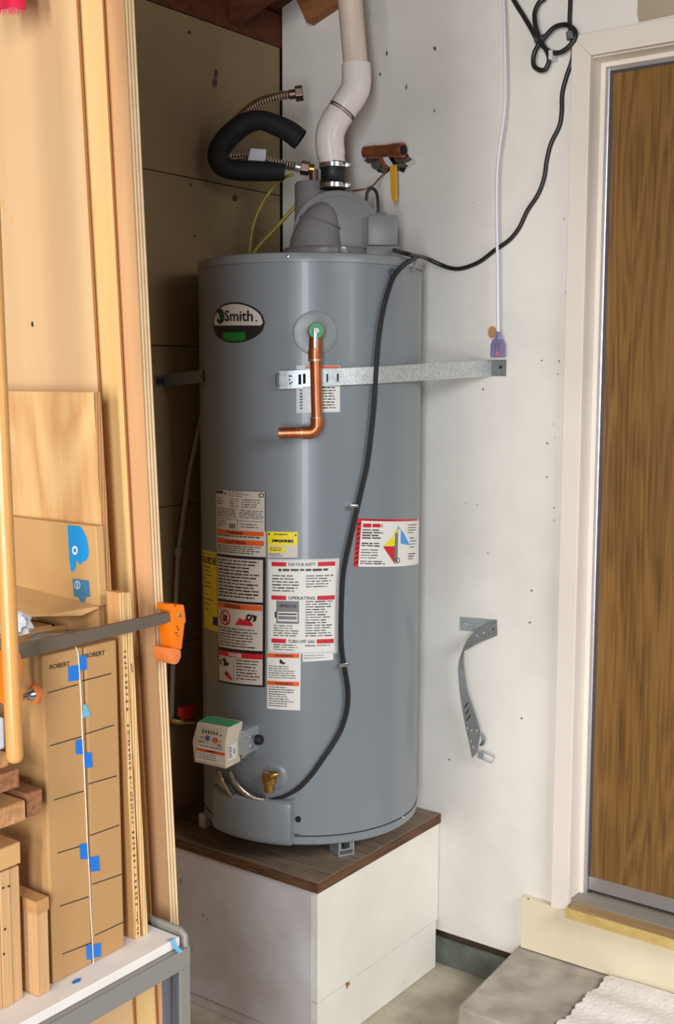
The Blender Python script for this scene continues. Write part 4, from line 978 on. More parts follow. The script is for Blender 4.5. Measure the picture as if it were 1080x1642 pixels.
MB().tube([onx(803, -250, -0.012), onx(806, -60, -0.02), onx(807, -8, -0.022), onx(808.5, 60, -0.028), onx(809.5, 120, -0.03), onx(809, 165, -0.03), onx(805, 205, -0.03), onx(799, 245, -0.03), onx(796, 290, -0.03), onx(796, 350, -0.03), onx(797, 420, -0.03), onx(797.5, 480, -0.03), onx(798, 534, -0.03)], 0.0038, 10, spline=6).build('cord', 'white_cord', wc)
cf = (onx(797.5, 575, -0.03), Vector((0, -1, 0)), Vector((-1, 0, 0)), UPZ)
zl = lambda py: onx(797.5, py, -0.03).z-cf[0].z
MB().tube([cf[0]+UPZ*zl(532), cf[0]+UPZ*zl(537), cf[0]+UPZ*zl(545)], [0.006, 0.0085, 0.0095], 12).build('strain_relief', 'clear', wc)
pl = MB()
pl.prism([cf[0]+cf[1]*x+UPZ*zl(y)-cf[2]*0.011 for x, y in ((-0.017, 573), (0.017, 573), (0.0165, 553), (0.010, 544), (-0.010, 544), (-0.0165, 553))], cf[2]*0.022)
pl.build('clear_plug', 'clear', wc, smooth=False, bevel=0.003)
MB().lathe([(0.0035, 0), (0.0035, 0.005), (0.001, 0.006)], (cf[0]+cf[1]*0.004+UPZ*(zl(567))+cf[2]*0.0112, cf[1], cf[2], cf[2]), 10).build('neon_lamp', 'glow', wc)
for dx in (-0.005, 0.005):
    MB().fbox((cf[0], cf[1], cf[2], UPZ), (dx-0.002, -0.003, zl(572)), (dx+0.002, 0.003, zl(550))).build('contact', 'brass', wc)
MB().prism([onx(789+7*math.cos(k*0.52), 533+10*math.sin(k*0.52), -0.0004) for k in range(12)], (-0.0008, 0, 0)).build('bare_spot', 'lumber_y', wall_right, smooth=False)

# ================================================================== STRAPS
sp = thing('strap', tuple(onx(800, 590, -0.003)), 'galvanised metal strap across the heater front fixed to the white wall', 'strap')
za = onx(803, 577, 0).z; zb3 = onx(803, 603, 0).z
yw = onx(788, 590, -0.002).y
Rs = TR+0.012
# tangent from the wall point to the jacket
wpt = Vector((-0.002, yw)); dc = wpt-TC; dist = dc.length; base = math.atan2(dc.y, dc.x)
tang = base-math.acos(Rs/dist)
zh0 = tank_uv(455, 595, Rs)[1]; zl0 = tank_uv(455, 622, Rs)[1]; aL = tank_uv(451, 608, Rs)[0]
tang = tang % (2*math.pi)
A = []; B = []
NS = 40
Ltot = (tang-aL)*Rs; Lw = (Vector(tank_pt(tang, 0, Rs)[:2])-wpt).length
for i in range(NS+1):
    a = aL+(tang-aL)*i/NS; k = (a-aL)*Rs/(Ltot+Lw)
    A.append(tank_pt(a, zh0+(za-zh0)*k, Rs)); B.append(tank_pt(a, zl0+(zb3-zl0)*k, Rs))
for i in range(1, 9):
    q = Vector(tank_pt(tang, 0, Rs)[:2]).lerp(wpt, i/8); k = (Ltot+Lw*i/8)/(Ltot+Lw)
    A.append(Vector((q.x, q.y, zh0+(za-zh0)*k))); B.append(Vector((q.x, q.y, zl0+(zb3-zl0)*k)))
MB().ribbon(A, B, 0.0012).build('band', 'strap', sp)
ye = onx(811, 590, -0.002).y
tb = MB().box((-0.0035, yw+0.004, zb3), (-0.0015, ye, za)).build('wall_tab', 'strap_dark', sp, smooth=False)
def dots(root, surf, pts, ru, rv, mat='hole'):
    p = Print(surf, 1, 0.0008)
    for u, v in pts: p.disc(mat, u, v, ru, rv, n=10)
    p.build(root, 'screw_hole')
dots(tb, lambda u, v, o: Vector((-0.0035-o, yw+0.004+(ye-yw-0.004)*u, za+(zb3-za)*v)), [(0.68, 0.45)], 0.09, 0.1)
f = tank_surf((455, 595), (562, 592), (562, 617), (455, 622), base=0.0135)
Pr = Print(f, 8, 0.0006)
for u in (0.22, 0.3): Pr.rect('hole', u-0.01, 0.2, u+0.025, 0.8)
for u in (0.62, 0.77): Pr.rect('hole', u, 0.25, u+0.02, 0.75)
Pr.build(sp, 'slot')
f = tank_surf((450, 595), (486, 594), (486, 622), (450, 624), base=0.0135)
MB().ribbon([f(u, 0.0, 0.001) for u in (0, 0.3, 0.6, 1)], [f(u, 1.0, 0.001) for u in (0, 0.3, 0.6, 1)], 0.0015).build('strap_end', 'zinc', sp)
Pr = Print(f, 4, 0.0035)
for u, v in ((0.45, 0.3), (0.45, 0.5), (0.47, 0.72), (0.52, 0.3), (0.54, 0.66)): Pr.disc('hole', u, v, 0.035, 0.045, n=8)
Pr.rect('hole', 0.82, 0.22, 0.93, 0.8)
Pr.build(sp, 'slot')
f = tank_surf((443, 600), (452, 600), (452, 618), (443, 618), base=0.013)
MB().tube([f(1, 0, 0.001), f(0.1, 0, 0.001), f(0.1, 1, 0.001), f(1, 1, 0.001)], 0.0016, 6).build('buckle_loop', 'strap_dark', sp)
# strap section at the left, from the back wall to the tank
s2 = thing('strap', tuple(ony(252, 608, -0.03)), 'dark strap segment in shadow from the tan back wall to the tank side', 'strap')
tA = oncyl(318, 593, TR+0.004); aa = math.radians(150)
q0, q1 = ony(249, 600, -0.004), tank_pt(aa, 0, TR+0.004)
zA0, zA1 = ony(250, 601, -0.06).z, tA.z; zB0, zB1 = ony(250, 620, -0.06).z, oncyl(318, 613, TR+0.004).z
AA = [Vector((q0.x, -0.002, zA0)), Vector((q0.x+0.03, -0.002, zA0)), Vector((q1.x, q1.y, zA1))]
BB = [Vector((q0.x, -0.002, zB0)), Vector((q0.x+0.03, -0.002, zB0)), Vector((q1.x, q1.y, zB1))]
for k in range(1, 5):
    q = tank_pt(math.radians(150-k*14), 0, TR+0.004); AA.append(Vector((q.x, q.y, zA1))); BB.append(Vector((q.x, q.y, zB1)))
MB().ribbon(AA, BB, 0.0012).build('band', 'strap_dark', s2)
for k in range(3):
    MB().box((q0.x+0.005+k*0.009, -0.0045, zB0+0.006), (q0.x+0.009+k*0.009, -0.0034, zA0-0.006)).build('slot', 'hole', s2, smooth=False)
# loose twisted strap hanging from the wall
s3 = thing('strap', tuple(onx(766, 1000, -0.003)), 'loose twisted metal strap hanging from the white wall below', 'strap')
hb = MB().ribbon([onx(737, 989, -0.002), onx(765, 991, -0.002), onx(796, 994, -0.004)], [onx(737, 1011, -0.002), onx(765, 1013, -0.002), onx(797, 1018, -0.004)], 0.0012).build('fixed_tab', 'strap', s3, smooth=False)
dots(hb, lambda u, v, o: onx(737+59*u, 989+(23*v)+6*u, -0.0046-o*0.5), [(0.17, 0.5), (0.52, 0.5)], 0.02, 0.07, 'bag')
cv = 1/5.865
Lp = [(620, 200), (560, 212), (470, 265), (395, 325), (345, 385), (303, 478), (266, 585), (255, 680), (263, 780), (277, 920), (300, 1060), (330, 1220), (362, 1360), (388, 1500)]
Rp = [(625, 345), (560, 372), (480, 402), (420, 432), (370, 462), (312, 492), (306, 590), (316, 680), (332, 790), (350, 890), (392, 1010), (432, 1130), (468, 1260), (440, 1440)]
xo = [-0.006, -0.016, -0.028, -0.036, -0.041, -0.044, -0.044, -0.042, -0.04, -0.037, -0.034, -0.03, -0.027, -0.024]
A = [onx(690+x*cv, 960+y*cv, o-0.004) for (x, y), o in zip(Lp, xo)]
B = [onx(690+x*cv, 960+y*cv, o+0.004) for (x, y), o in zip(Rp, xo)]
sb = MB().ribbon(A, B, 0.0012).build('hanging_band', 'strap_dark', s3, ang=60)
pr = Print(lambda u, v, o: onx(690+u*cv, 960+v*cv, -0.0475-o), 1, 0.0002)
for x, y in ((340, 1000), (350, 1060), (360, 1120)): pr.poly('hole', [(x-28, y+28), (x+10, y-26), (x+18, y-22), (x-20, y+32)])
for x, y in ((346, 1218), (385, 1240), (436, 1240), (382, 1340), (402, 1396), (500, 320), (436, 350), (590, 287)): pr.disc('bag' if x != 590 else 'hole', x, y, 7, 9, n=8)
pr.build(s3, 'slot')
bx = lambda x, y: onx(690+x*cv, 960+y*cv, -0.022)
MB().tube([bx(445, 1440), bx(490, 1435), bx(600, 1490), bx(572, 1545), bx(440, 1488), bx(445, 1440)], 0.0034, 8, flat=0.6).build('buckle', 'strap', s3)
MB().prism([bx(445, 1442), bx(500, 1440), bx(492, 1506), bx(440, 1486)], (-0.002, 0, 0)).build('buckle_plate', 'zinc', s3, smooth=False)
MB().tube([bx(478, 1270), bx(500, 1330), bx(488, 1365), bx(468, 1380)], [0.003, 0.005, 0.005, 0.003], 8).build('folded_end', 'strap_dark', s3)

# ================================================================== GAS SUPPLY AT THE BACK
gp = thing('gas_supply_pipe', tuple(ony(282, 1150, -0.03)), 'dull grey pipe down the dark back wall ending in a red handled valve', 'pipe')
MB().tube([ony(330, 640, -0.02), ony(318, 690, -0.02), ony(303, 760, -0.02), ony(291, 850, -0.02), ony(286, 885, -0.02)], 0.007, 10).build('pipe', 'conduit', gp)
MB().tube([ony(287, 878, -0.02), ony(286, 892, -0.02)], 0.011, 10).build('fitting', 'conduit', gp)
MB().tube([ony(286, 888, -0.02), ony(280, 1000, -0.02), ony(276, 1100, -0.02), ony(275, 1155, -0.02)], 0.007, 10, spline=4).build('pipe', 'conduit', gp)
MB().tube([ony(274, 1153, -0.022), ony(284, 1157, -0.03), ony(297, 1157, -0.045), ony(312, 1158, -0.06)], [0.010, 0.012, 0.010, 0.009], 12).build('valve_body', 'brass', gp)
MB().tube([ony(292, 1154, -0.045), ony(293, 1146, -0.05)], 0.005, 10).build('valve_stem', 'brass', gp)
MB().prism([ony(x, y, -0.05) for x, y in ((284, 1134), (293, 1131), (306, 1130), (307, 1139), (301, 1150), (291, 1153), (284, 1147))], (0, -0.014, 0)).build('valve_handle', 'red', gp, bevel=0.003)

# ================================================================== SHEETS OF PLYWOOD behind the cart
LEAN = 0.0465
def lx(x0, z): return x0-LEAN*(z-0.83)
def sheet(mb, x0, th, y0, y1, z0, z1):
    """a leaning sheet: x0 is the +x face at the cart height"""
    return mb.hexa([(lx(x0-th, z0), y0, z0), (lx(x0, z0), y0, z0), (lx(x0, z0), y1, z0), (lx(x0-th, z0), y1, z0),
                    (lx(x0-th, z1), y0, z1), (lx(x0, z1), y0, z1), (lx(x0, z1), y1, z1), (lx(x0-th, z1), y1, z1)])
def ply(name, face, edge, x0, th, y0, y1, z0, z1, label, cat='plywood sheet', group=None, lin=None):
    t = thing(name, (lx(x0, z0), (y0+y1)/2, z0), label, cat, group)
    sheet(MB(), x0, th, y0+0.0012, y1, z0, z1).build('panel_face', face, t, smooth=False)
    sheet(MB(), x0-0.0002, th-0.0004, y0, y0+0.0011, z0+0.0002, z1-0.0003).build('edge', edge, t, smooth=False)
    return t
xC = -1.440
tC = ply('plywood_sheet', 'maple_c', 'ply_edge', xC, 0.019, -0.965, -0.06, 0.002, 2.45, 'thick plywood sheet with layered pale edge, rightmost of the leaning sheets')
tB = ply('plywood_sheet', 'maple_b', 'thin_edge', xC-0.0245, 0.003, -0.933, -0.06, 0.002, 2.45, 'thin pale plywood sheet seen as a strip between its two neighbours')
tA_ = ply('plywood_sheet', 'maple_a', 'thin_edge', xC-0.0335, 0.004, -0.893, -0.06, 0.002, 2.45, 'widest maple plywood sheet with dark knots at the upper left')
xa = lambda z: lx(xC-0.0375, z)-0.0004
for px, py, w, h, m_ in ((6, 330, 6, 12, 'maple_d'), (20, 352, 4, 8, 'maple_d'), (52, 520, 3, 5, 'sill')):
    z_ = atd(px, py, 1.65).z
    c = onx(px, py, xa(z_))
    MB().prism([c+Vector((-LEAN*hh*h*0.0009, w*0.0009*ww, hh*h*0.0009)) for ww, hh in ((1, 0), (0.6, 0.8), (-0.3, 1), (-1, 0.1), (-0.5, -0.9), (0.6, -0.8))], (-0.0004, 0, 0)).build('knot', m_, tA_, smooth=False)

# ================================================================== CART
XE = -1.492; YF = -1.030
ct = thing('utility_cart', (-2.0, -0.75, 0), 'grey metal framed cart with white laminate top at lower left', 'cart')
MB().box((-2.6, YF+0.004, ZT-0.014), (XE-0.008, -0.45, ZT)).build('top_board', 'melamine', ct, smooth=False, bevel=0.0012)
MB().box((-2.6, YF-0.006, ZT-0.018), (XE+0.001, YF+0.02, ZT-0.0145)).build('front_ledge', 'cart', ct, smooth=False)
MB().box((-2.6, YF-0.008, ZT-0.044), (XE+0.001, YF-0.0045, ZT-0.0145)).build('front_rail', 'cart', ct, smooth=False, bevel=0.001)
MB().box((XE-0.004, YF+0.004, ZT-0.044), (XE, -0.45, ZT+0.008)).build('end_rail', 'cart', ct, smooth=False, bevel=0.001)
ep = [Vector((XE-0.003, -0.45, ZT+0.008)), Vector((XE-0.003, YF+0.06, ZT+0.008)), Vector((XE-0.003, YF+0.045, ZT+0.008)), Vector((XE-0.003, YF+0.025, ZT+0.008)), Vector((XE-0.003, YF+0.006, ZT+0.0075)), Vector((XE-0.003, YF-0.002, ZT+0.002)), Vector((XE-0.003, YF-0.003, ZT-0.014))]
MB().tube(ep, 0.0045, 10).build('end_lip', 'cart', ct)
MB().box((XE-0.020, YF-0.0075, 0.03), (XE+0.0005, YF-0.0045, ZT-0.0445)).build('leg', 'cart', ct, smooth=False, bevel=0.001)
MB().box((XE-0.0025, YF-0.0044, 0.03), (XE+0.0005, YF+0.035, ZT-0.0445)).build('leg_flange', 'cart_dark', ct, smooth=False)
MB().box((XE-0.034, YF+0.012, 0.03), (XE-0.0205, YF+0.016, ZT-0.046)).build('leg_brace', 'cart_dark', ct, smooth=False)
for sx, sy in ((-2.58, YF+0.01), (-2.58, -0.47), (XE-0.014, -0.47)):
    MB().box((sx-0.012, sy-0.012, 0.03), (sx+0.012, sy+0.012, ZT-0.045)).build('leg', 'cart', ct, smooth=False)
for sx, sy in ((-2.58, YF+0.01), (-2.58, -0.47), (XE-0.014, -0.47), (XE-0.012, YF+0.01)):
    MB().lathe([(0.011, 0.0), (0.014, 0.002), (0.014, 0.026), (0.008, 0.03)], (Vector((sx, sy, 0.0005)), Vector((1, 0, 0)), Vector((0, 1, 0)), UPZ), 14).build('foot', 'black', ct)
def on_cart(px, py): return onz(px, py, ZT)
# blue scraps of tape and debris on the top
for nm, px, py, s, mat_, lb_ in (('tape_scrap', 123, 1574, 7, 'blue_tape', 'tiny torn scrap of blue tape on the cart top below the cartons'),):
    c = on_cart(px, py)
    o = MB().prism([c+Vector((s*0.0012*x, s*0.0012*y, 0.0005)) for x, y in ((-1, -0.2), (0.2, -0.5), (1, 0.1), (0.4, 0.5), (-0.6, 0.4))], (0, 0, 0.001)).build(nm, mat_, smooth=False)
    tag(o, lb_, 'tape')
c = Vector((XE-0.024, YF+0.0035, ZT))
o = MB().add([c+Vector((-0.007, 0.004, 0.0025)), c+Vector((0.002, 0.006, 0.0025)), c+Vector((-0.004, -0.0015, 0.003)), c+Vector((0.003, -0.0015, 0.003)), c+Vector((-0.002, -0.003, -0.008)), c+Vector((0.006, -0.003, -0.008)), c+Vector((0.0, -0.0125, -0.015)), c+Vector((0.0085, -0.0135, -0.016))],
             [(0, 1, 3, 2), (2, 3, 5, 4), (4, 5, 7, 6)]).build('tape_scrap', 'pale_blue', smooth=False)
tag(o, 'pale blue tape tail curling over the cart corner edge', 'tape')

# ------------------------------------------------------------------ panels standing on the cart
xD = XE-0.016
yD = onx(162, 630, lx(xD, 1.6)).y
zD = onx(162, 629, lx(xD, 1.6)).z
tD = ply('maple_panel', 'maple_d', 'edge_d', xD, 0.0125, yD, -0.46, ZT+0.001, zD, 'figured maple panel with brown edge standing on the cart before the sheets', 'wood panel')
# kraft carton with the blue print
xF = lambda z: lx(xD-0.0133, z)
zF1 = onx(152, 844, xF(1.45)-0.014).z
yF = onx(153, 860, xF(1.44)-0.014).y
FT = 0.014
kf = thing('kraft_carton', (xF(1.0)-0.01, yF+0.1, ZT), 'flat brown kraft carton with a blue print and white ring marks', 'box')
zF0 = onx(158, 972, xF(1.33)-FT).z
def fl(x0, z): return lx(x0, z)
xk = xD-0.0133
sheet(MB(), xk, FT, yF, -0.47, zF0, zF1).build('carton_panel', 'kraft', kf, smooth=False, bevel=0.0015)
sheet(MB(), xk-0.003, FT-0.004, yF+0.004, -0.47, ZT+0.001, zF0-0.001).build('carton_back', 'card', kf, smooth=False)
def kpt(px, py, off):
    # plane of the leaning front face
    n = Vector((1, 0, LEAN)).normalized(); p0 = Vector((lx(xk-FT, 1.4), 0, 1.4))-n*off
    d = ray(px, py); return CAM+d*((p0-CAM).dot(n)/d.dot(n))
kp = Print(lambda u, v, o: kpt(u, v, o), 1, 0.0006)
kp.poly('blue_print', [(108, 842), (128, 844), (134, 852), (139, 864), (142, 880), (141.5, 892), (138, 899), (132, 901), (129, 905), (126, 904), (124, 899), (121.5, 900), (122, 908), (119, 914), (116, 917.5), (113.5, 916), (111, 897), (109.5, 870)])
kp.disc('white_ink', 120, 882.5, 4.6, 7.2, 1, hole=0.5)
kp.poly('blue_print_dark', [(116, 928), (142, 931), (144.5, 957), (118.5, 957)])
kp.disc('white_ink', 124, 938, 4.6, 6.6, 1, hole=0.8).rect('white_ink', 123.4, 934, 124.8, 942, 1)
kp.poly('blue_print_dark', [(125, 957.5), (138, 957.5), (135.5, 966), (129.5, 966)])
kp.build(kf)
# flap folded out towards the front
ftip = kpt(158.5, 972, 0.001)
fA = kpt(20, 938, 0.001); fB = kpt(20, 986, 0.06)
MB().prism([ftip, kpt(90, 955, 0.001), fA, kpt(20, 960, 0.03), fB, kpt(80, 985, 0.045), kpt(130, 984, 0.02)], (0.0005, 0.0004, -0.003)).build('folded_flap', 'kraft', kf, smooth=False)

# stamped plywood strips
yE = -0.982
def estrip(pxb, pxt, w, label, prints):
    xb = ony(pxb, 1511, yE).x; xt = ony(pxt, 952, yE).x; zt = ony(pxt, 951, yE).z
    t = thing('plywood_strip', (xb, yE, ZT), label, 'wood strip', 'narrow plywood strips beside the cartons')
    z0 = ZT+0.0005
    MB().hexa([(xb, yE+0.001, z0), (xb+w, yE+0.001, z0), (xb+w, yE+0.026, z0), (xb, yE+0.026, z0), (xt, yE+0.001, zt), (xt+w, yE+0.001, zt), (xt+w, yE+0.026, zt), (xt, yE+0.026, zt)]).build('strip', 'ply_plain', t, smooth=False)
    MB().hexa([(xb, yE, z0), (xb+w, yE, z0), (xb+w, yE+0.0009, z0), (xb, yE+0.0009, z0), (xt, yE, zt), (xt+w, yE, zt), (xt+w, yE+0.0009, zt), (xt, yE+0.0009, zt)]).build('edge', 'ply_e', t, smooth=False)
    def fs_(u, v, o): return Vector((xb+(xt-xb)*(1-v)+w*u, yE-o, zt+(z0-zt)*v))
    p = Print(fs_, 1, 0.0005)
    for v0, v1, big in prints:
        v = v0
        while v < v1:
            h = random.uniform(0.008, 0.02) if big else random.uniform(0.004, 0.012)
            p.rect('ink', 0.25 if big else 0.35, v, random.choice((0.5, 0.62, 0.7)), v+0.0022)
            p.rect('ink', random.choice((0.25, 0.45)), v+0.004, 0.7 if big else 0.6, v+0.0065)
            if random.random() < 0.6: p.rect('ink', 0.28, v, 0.4, v+h*0.6)
            v += h+0.005
    p.build(t, 'stamped_lettering')
    return t
estrip(217.5, 191.5, 0.0098, 'narrow plywood strip with stamped black lettering, nearer the cartons', [(0.16, 0.34, True), (0.37, 0.5, False), (0.52, 0.66, False), (0.68, 0.9, True), (0.92, 0.99, False)])
estrip(229.5, 200.8, 0.0098, 'narrow plywood strip right of the stamped one on the cart end', [(0.2, 0.23, False)])

# two long cartons taped together
yK = -0.985
xk0 = ony(85, 1583, yK).x; xk1 = ony(149.5, 1555, yK).x; xk2 = ony(200, 1531, yK).x
zk_l = ony(67, 1053, yK).z; zk_m = ony(127, 1040, yK).z; zk_r = ony(177, 1028, yK).z
def carton(x0, x1, ztop_, label, pxlines, word, wr_, tapes, tilt):
    z0 = ZT+0.0008
    t = thing('cardboard_carton', ((x0+x1)/2, yK, ZT), label, 'box', 'tall cartons taped together on the cart')
    dx = tilt
    yb = yK+0.33
    MB().hexa([(x0, yK, z0), (x1, yK, z0), (x1, yb, z0), (x0, yb, z0), (x0+dx, yK, ztop_), (x1+dx, yK, ztop_), (x1+dx, yb, ztop_), (x0+dx, yb, ztop_)]).build('carton_body', 'card', t, smooth=False, bevel=0.003)
    def fs_(px, py, o): return ony(px, py, yK-o)
    for (ax, ay, bx_, by) in pxlines:
        MB().add([fs_(a_, b_, 0.0004) for a_, b_ in ((ax, ay-0.7), (bx_, by-0.9), (bx_, by+0.9), (ax, ay+0.9))], [(0, 1, 2, 3)]).build('marker_line', 'ink', t, smooth=False)
    p = Print(fs_, 1, 0.0004); x_0, y_0, x_1, y_1, sk = wr_
    p.text('ink', word, x_0, y_0, x_1, y_1, 0, sk); p.build(t, 'handwriting')
    for quad, m_ in tapes:
        MB().prism([fs_(x, y, 0.0006) for x, y in quad], (0, -0.0004, 0)).build('tape_piece', m_, t, smooth=False)
    return t, fs_
L1 = [(76, 1111, 125, 1097.5), (80, 1196, 131, 1181), (86, 1283, 134, 1268.5), (92, 1368, 138, 1354), (96, 1453, 142, 1438), (100, 1530, 146, 1512)]
R1 = [(131, 1092, 178.5, 1080), (137, 1177, 183, 1162.5), (142, 1257, 187, 1244), (144, 1340, 191, 1323), (148, 1418, 195, 1402), (152, 1500, 199, 1478)]
tilt = -0.004
c1_, fs1 = carton(xk0, xk1-0.0012, zk_l, 'left tall brown cardboard carton marked ROBERT, taped to its twin', L1, 'ROBERT', (80, 1066, 112, 1073.5, -6),
       [([(109, 1069), (126, 1066), (127, 1090), (110, 1093)], 'blue_tape'), ([(121, 1187), (132, 1185), (133, 1209), (121.5, 1209.5)], 'blue_tape'), ([(127.5, 1354), (140, 1352), (141.5, 1377), (129, 1378)], 'blue_tape'), ([(138, 1516), (149, 1514), (150, 1537), (139, 1539)], 'blue_tape')], tilt)
c2_, fs2 = carton(xk1+0.0012, xk2, zk_r, 'right tall brown cardboard carton marked ROBERT, next to the plywood strips', R1, 'ROBERT', (137, 1048, 168, 1055.5, -5.5),
       [([(127.5, 1051), (138, 1050), (139, 1074), (128, 1075)], 'blue_tape'), ([(134, 1129), (138, 1130), (145, 1148), (140, 1149), (131, 1152)], 'pale_blue'), ([(134, 1208), (146.5, 1206), (148, 1230), (136, 1232)], 'blue_tape'), ([(143, 1375), (158, 1372), (160, 1396), (146, 1398)], 'blue_tape'), ([(151, 1514), (161, 1512), (162, 1533), (151.5, 1536)], 'blue_tape')], tilt)
MB().tube([ony(x, y, yK-0.0008) for x, y in ((121, 1037), (125, 1048), (126.5, 1066), (128, 1090), (130, 1120), (131, 1150), (132, 1180), (134, 1215), (136, 1260), (138.5, 1310), (140, 1350), (143, 1400), (145, 1450), (147.5, 1500), (150, 1550))], 0.0007, 6, spline=3).build('string', 'string')
tag(COL.objects[-1] if False else D.objects['string'], 'white string running down the gap between the two tall cartons', 'string')

# ------------------------------------------------------------------ bar clamp
yB = -0.997
clp = thing('bar_clamp', tuple(ony(150, 1015, yB)), 'orange bar clamp with dark steel bar across the cartons and sheets', 'clamp')
bl0, bl1 = ony(-30, 1047, yB), ony(-30, 1078, yB); br0, br1 = ony(274, 983, yB), ony(274, 999, yB)
zt_a, zt_b = ony(40, 1032, yB).z, ony(275, 981, yB).z
zl_a, zl_b = ony(40, 1056, yB).z, ony(275, 998, yB).z
xa_, xb_ = ony(-40, 1050, yB).x, ony(276, 990, yB).x
x40 = ony(40, 1045, yB).x
ext = lambda a, b: a+(a-b)*(x40-xa_)/(xb_-x40)
MB().prism([(xa_, yB, ext(zl_a, zl_b)), (xb_, yB, zl_b), (xb_, yB, zt_b), (xa_, yB, ext(zt_a, zt_b))], (0, 0.009, 0)).build('bar', 'bar', clp, smooth=False, bevel=0.0015)
cj = 80.0/1010
J = lambda x, y, o=0.0: ony(240+x*cj, 950+y*cj, yB-0.004-o)
hd = [(350, 235), (480, 225), (510, 300), (545, 305), (560, 255), (690, 245), (715, 400), (735, 600), (710, 620), (655, 1110), (635, 1160), (450, 1130), (385, 620), (470, 580), (440, 380), (370, 370)]
jw = MB().prism([J(x, y) for x, y in hd], (0, 0.022, 0)).build('fixed_jaw', 'orange', clp, bevel=0.0015)
MB().lathe([(0.0035, 0), (0.0035, 0.0015), (0.0025, 0.002)], frame(J(600, 460, 0.0), (0, -1, 0)), 12).build('rivet', 'steel', jw)
pd_ = [(370, 1125), (520, 1130), (635, 1165), (640, 1300), (600, 1400), (540, 1460), (440, 1450), (400, 1400), (370, 1300), (360, 1200)]
MB().prism([J(x, y, 0.004) for x, y in pd_], (0, 0.030, 0)).build('jaw_pad', 'orange_pad', clp, bevel=0.002)
p = Print(lambda u, v, o: J(u, v, o), 1, 0.0006)
for x, y, w in ((560, 690, 25), (580, 745, 30), (540, 825, 40), (570, 880, 20)): p.rect('ink', x-w, y-10, x+w*0.6, y+8)
p.build(jw)
# sliding jaw and screw at the left
sj = [(-20, 1048), (14, 1040), (34, 1048), (36, 1066), (33, 1100), (38, 1108), (37, 1128), (8, 1130), (-4, 1110), (-20, 1080)]
MB().prism([ony(x, y, yB-0.004) for x, y in sj], (0, 0.02, 0)).build('sliding_jaw', 'orange', clp, bevel=0.002)
ys = yK+0.013
zsr = ony(47, 1115, ys).z
xs_ = ony(61, 1115, ys).x
MB().tube([Vector((xs_-0.09, ys, zsr)), Vector((xs_-0.014, ys, zsr))], 0.0042, 12).build('screw', 'steel', clp)
MB().tube([Vector((xs_-0.018, ys, zsr)), Vector((xs_-0.012, ys, zsr)), Vector((xs_-0.007, ys, zsr))], [0.005, 0.0085, 0.0085], 14).build('swivel', 'steel', clp)
MB().tube([Vector((xs_-0.010, ys, zsr)), Vector((xs_-0.008, ys, zsr)), Vector((xk0-0.0026, ys, zsr)), Vector((xk0-0.0006, ys, zsr))], [0.008, 0.0125, 0.0125, 0.010], 18).build('swivel_pad', 'orange_pad', clp)

# ------------------------------------------------------------------ open carton and scraps above the tall cartons
oc = thing('open_carton', (-1.66, -0.8, 1.24), 'open brown cardboard tray of scraps behind the clamp bar', 'box')
zo = zk_l+0.001
yo = -0.86
xo0 = -1.86; xo1 = xk-FT-0.042
ot = ony(130, 1000, yo).z
MB().box((xo0, yo, zo), (xo1, -0.55, zo+0.004)).build('carton_floor', 'card_dark', oc, smooth=False)
MB().box((xo1-0.004, yo, zo+0.004), (xo1, -0.55, ot)).build('side_wall', 'card', oc, smooth=False)
MB().box((xo0, -0.554, zo+0.004), (xo1-0.004, -0.55, ot)).build('back_wall', 'card_dark', oc, smooth=False)
MB().prism([ony(44, 1013, yo-0.004), ony(128, 997, yo-0.004), ony(128, 1005, yo-0.004), ony(44, 1022, yo-0.004)], (0, 0.004, 0)).build('front_flap', 'card', oc, smooth=False)
gc = MB().prism([ony(30, 1036, -0.93), ony(60, 1017, -0.93), ony(116, 1014, -0.9), ony(118, 1021, -0.91), ony(36, 1048, -0.95)], (0, 0.002, -0.004)).build('grey_board_offcut', 'grey_card', smooth=False)
tag(gc, 'grey green board offcut lying on top of the cartons behind the bar', 'board')
bgm = MB(); vs = []; nu, nv = 16, 10
cbg = ony(22, 1000, -0.93)
for j in range(nv+1):
    for i in range(nu):
        th, ph = 2*math.pi*i/nu, math.pi*j/nv
        r = 1+0.25*math.sin(5*th+3*ph)*math.sin(ph)+random.uniform(-0.12, 0.12)*math.sin(ph)
        vs.append(cbg+Vector((0.020*r*math.sin(ph)*math.cos(th), 0.024*r*math.sin(ph)*math.sin(th), 0.016*r*math.cos(ph))))
bgm.add(vs, [(j*nu+i, j*nu+(i+1) % nu, (j+1)*nu+(i+1) % nu, (j+1)*nu+i) for j in range(nv) for i in range(nu)])
tag(bgm.build('plastic_bag', 'bag', ang=25), 'crumpled whitish plastic bag behind the wooden pole at left', 'bag')
sc_ = MB().prism([ony(52, 1018, -0.9), ony(62, 1014, -0.9), ony(66, 1019, -0.9), ony(55, 1023, -0.9)], (0, 0.002, -0.001)).build('tape_scrap', 'blue_print_dark', smooth=False)
tag(sc_, 'small dull blue tape scrap on the clutter above the clamp bar', 'tape')

# ------------------------------------------------------------------ dowel
dwl = thing('wooden_pole', tuple(atd(24, 1222, 1.37)), 'varnished yellow wooden pole with rounded end at the left frame edge', 'pole')
da, db = atd(23.5, 1210, 1.37), atd(-14, 330, 1.33)
dd = (db-da).normalized()
rd = 0.0100
MB().tube([da-dd*0.010, da-dd*0.0085, da-dd*0.005, da, da+(db-da)*0.5, db+(db-da)*0.6], [rd*0.35, rd*0.72, rd*0.95, rd, rd, rd], 28).build('shaft', 'dowel', dwl)

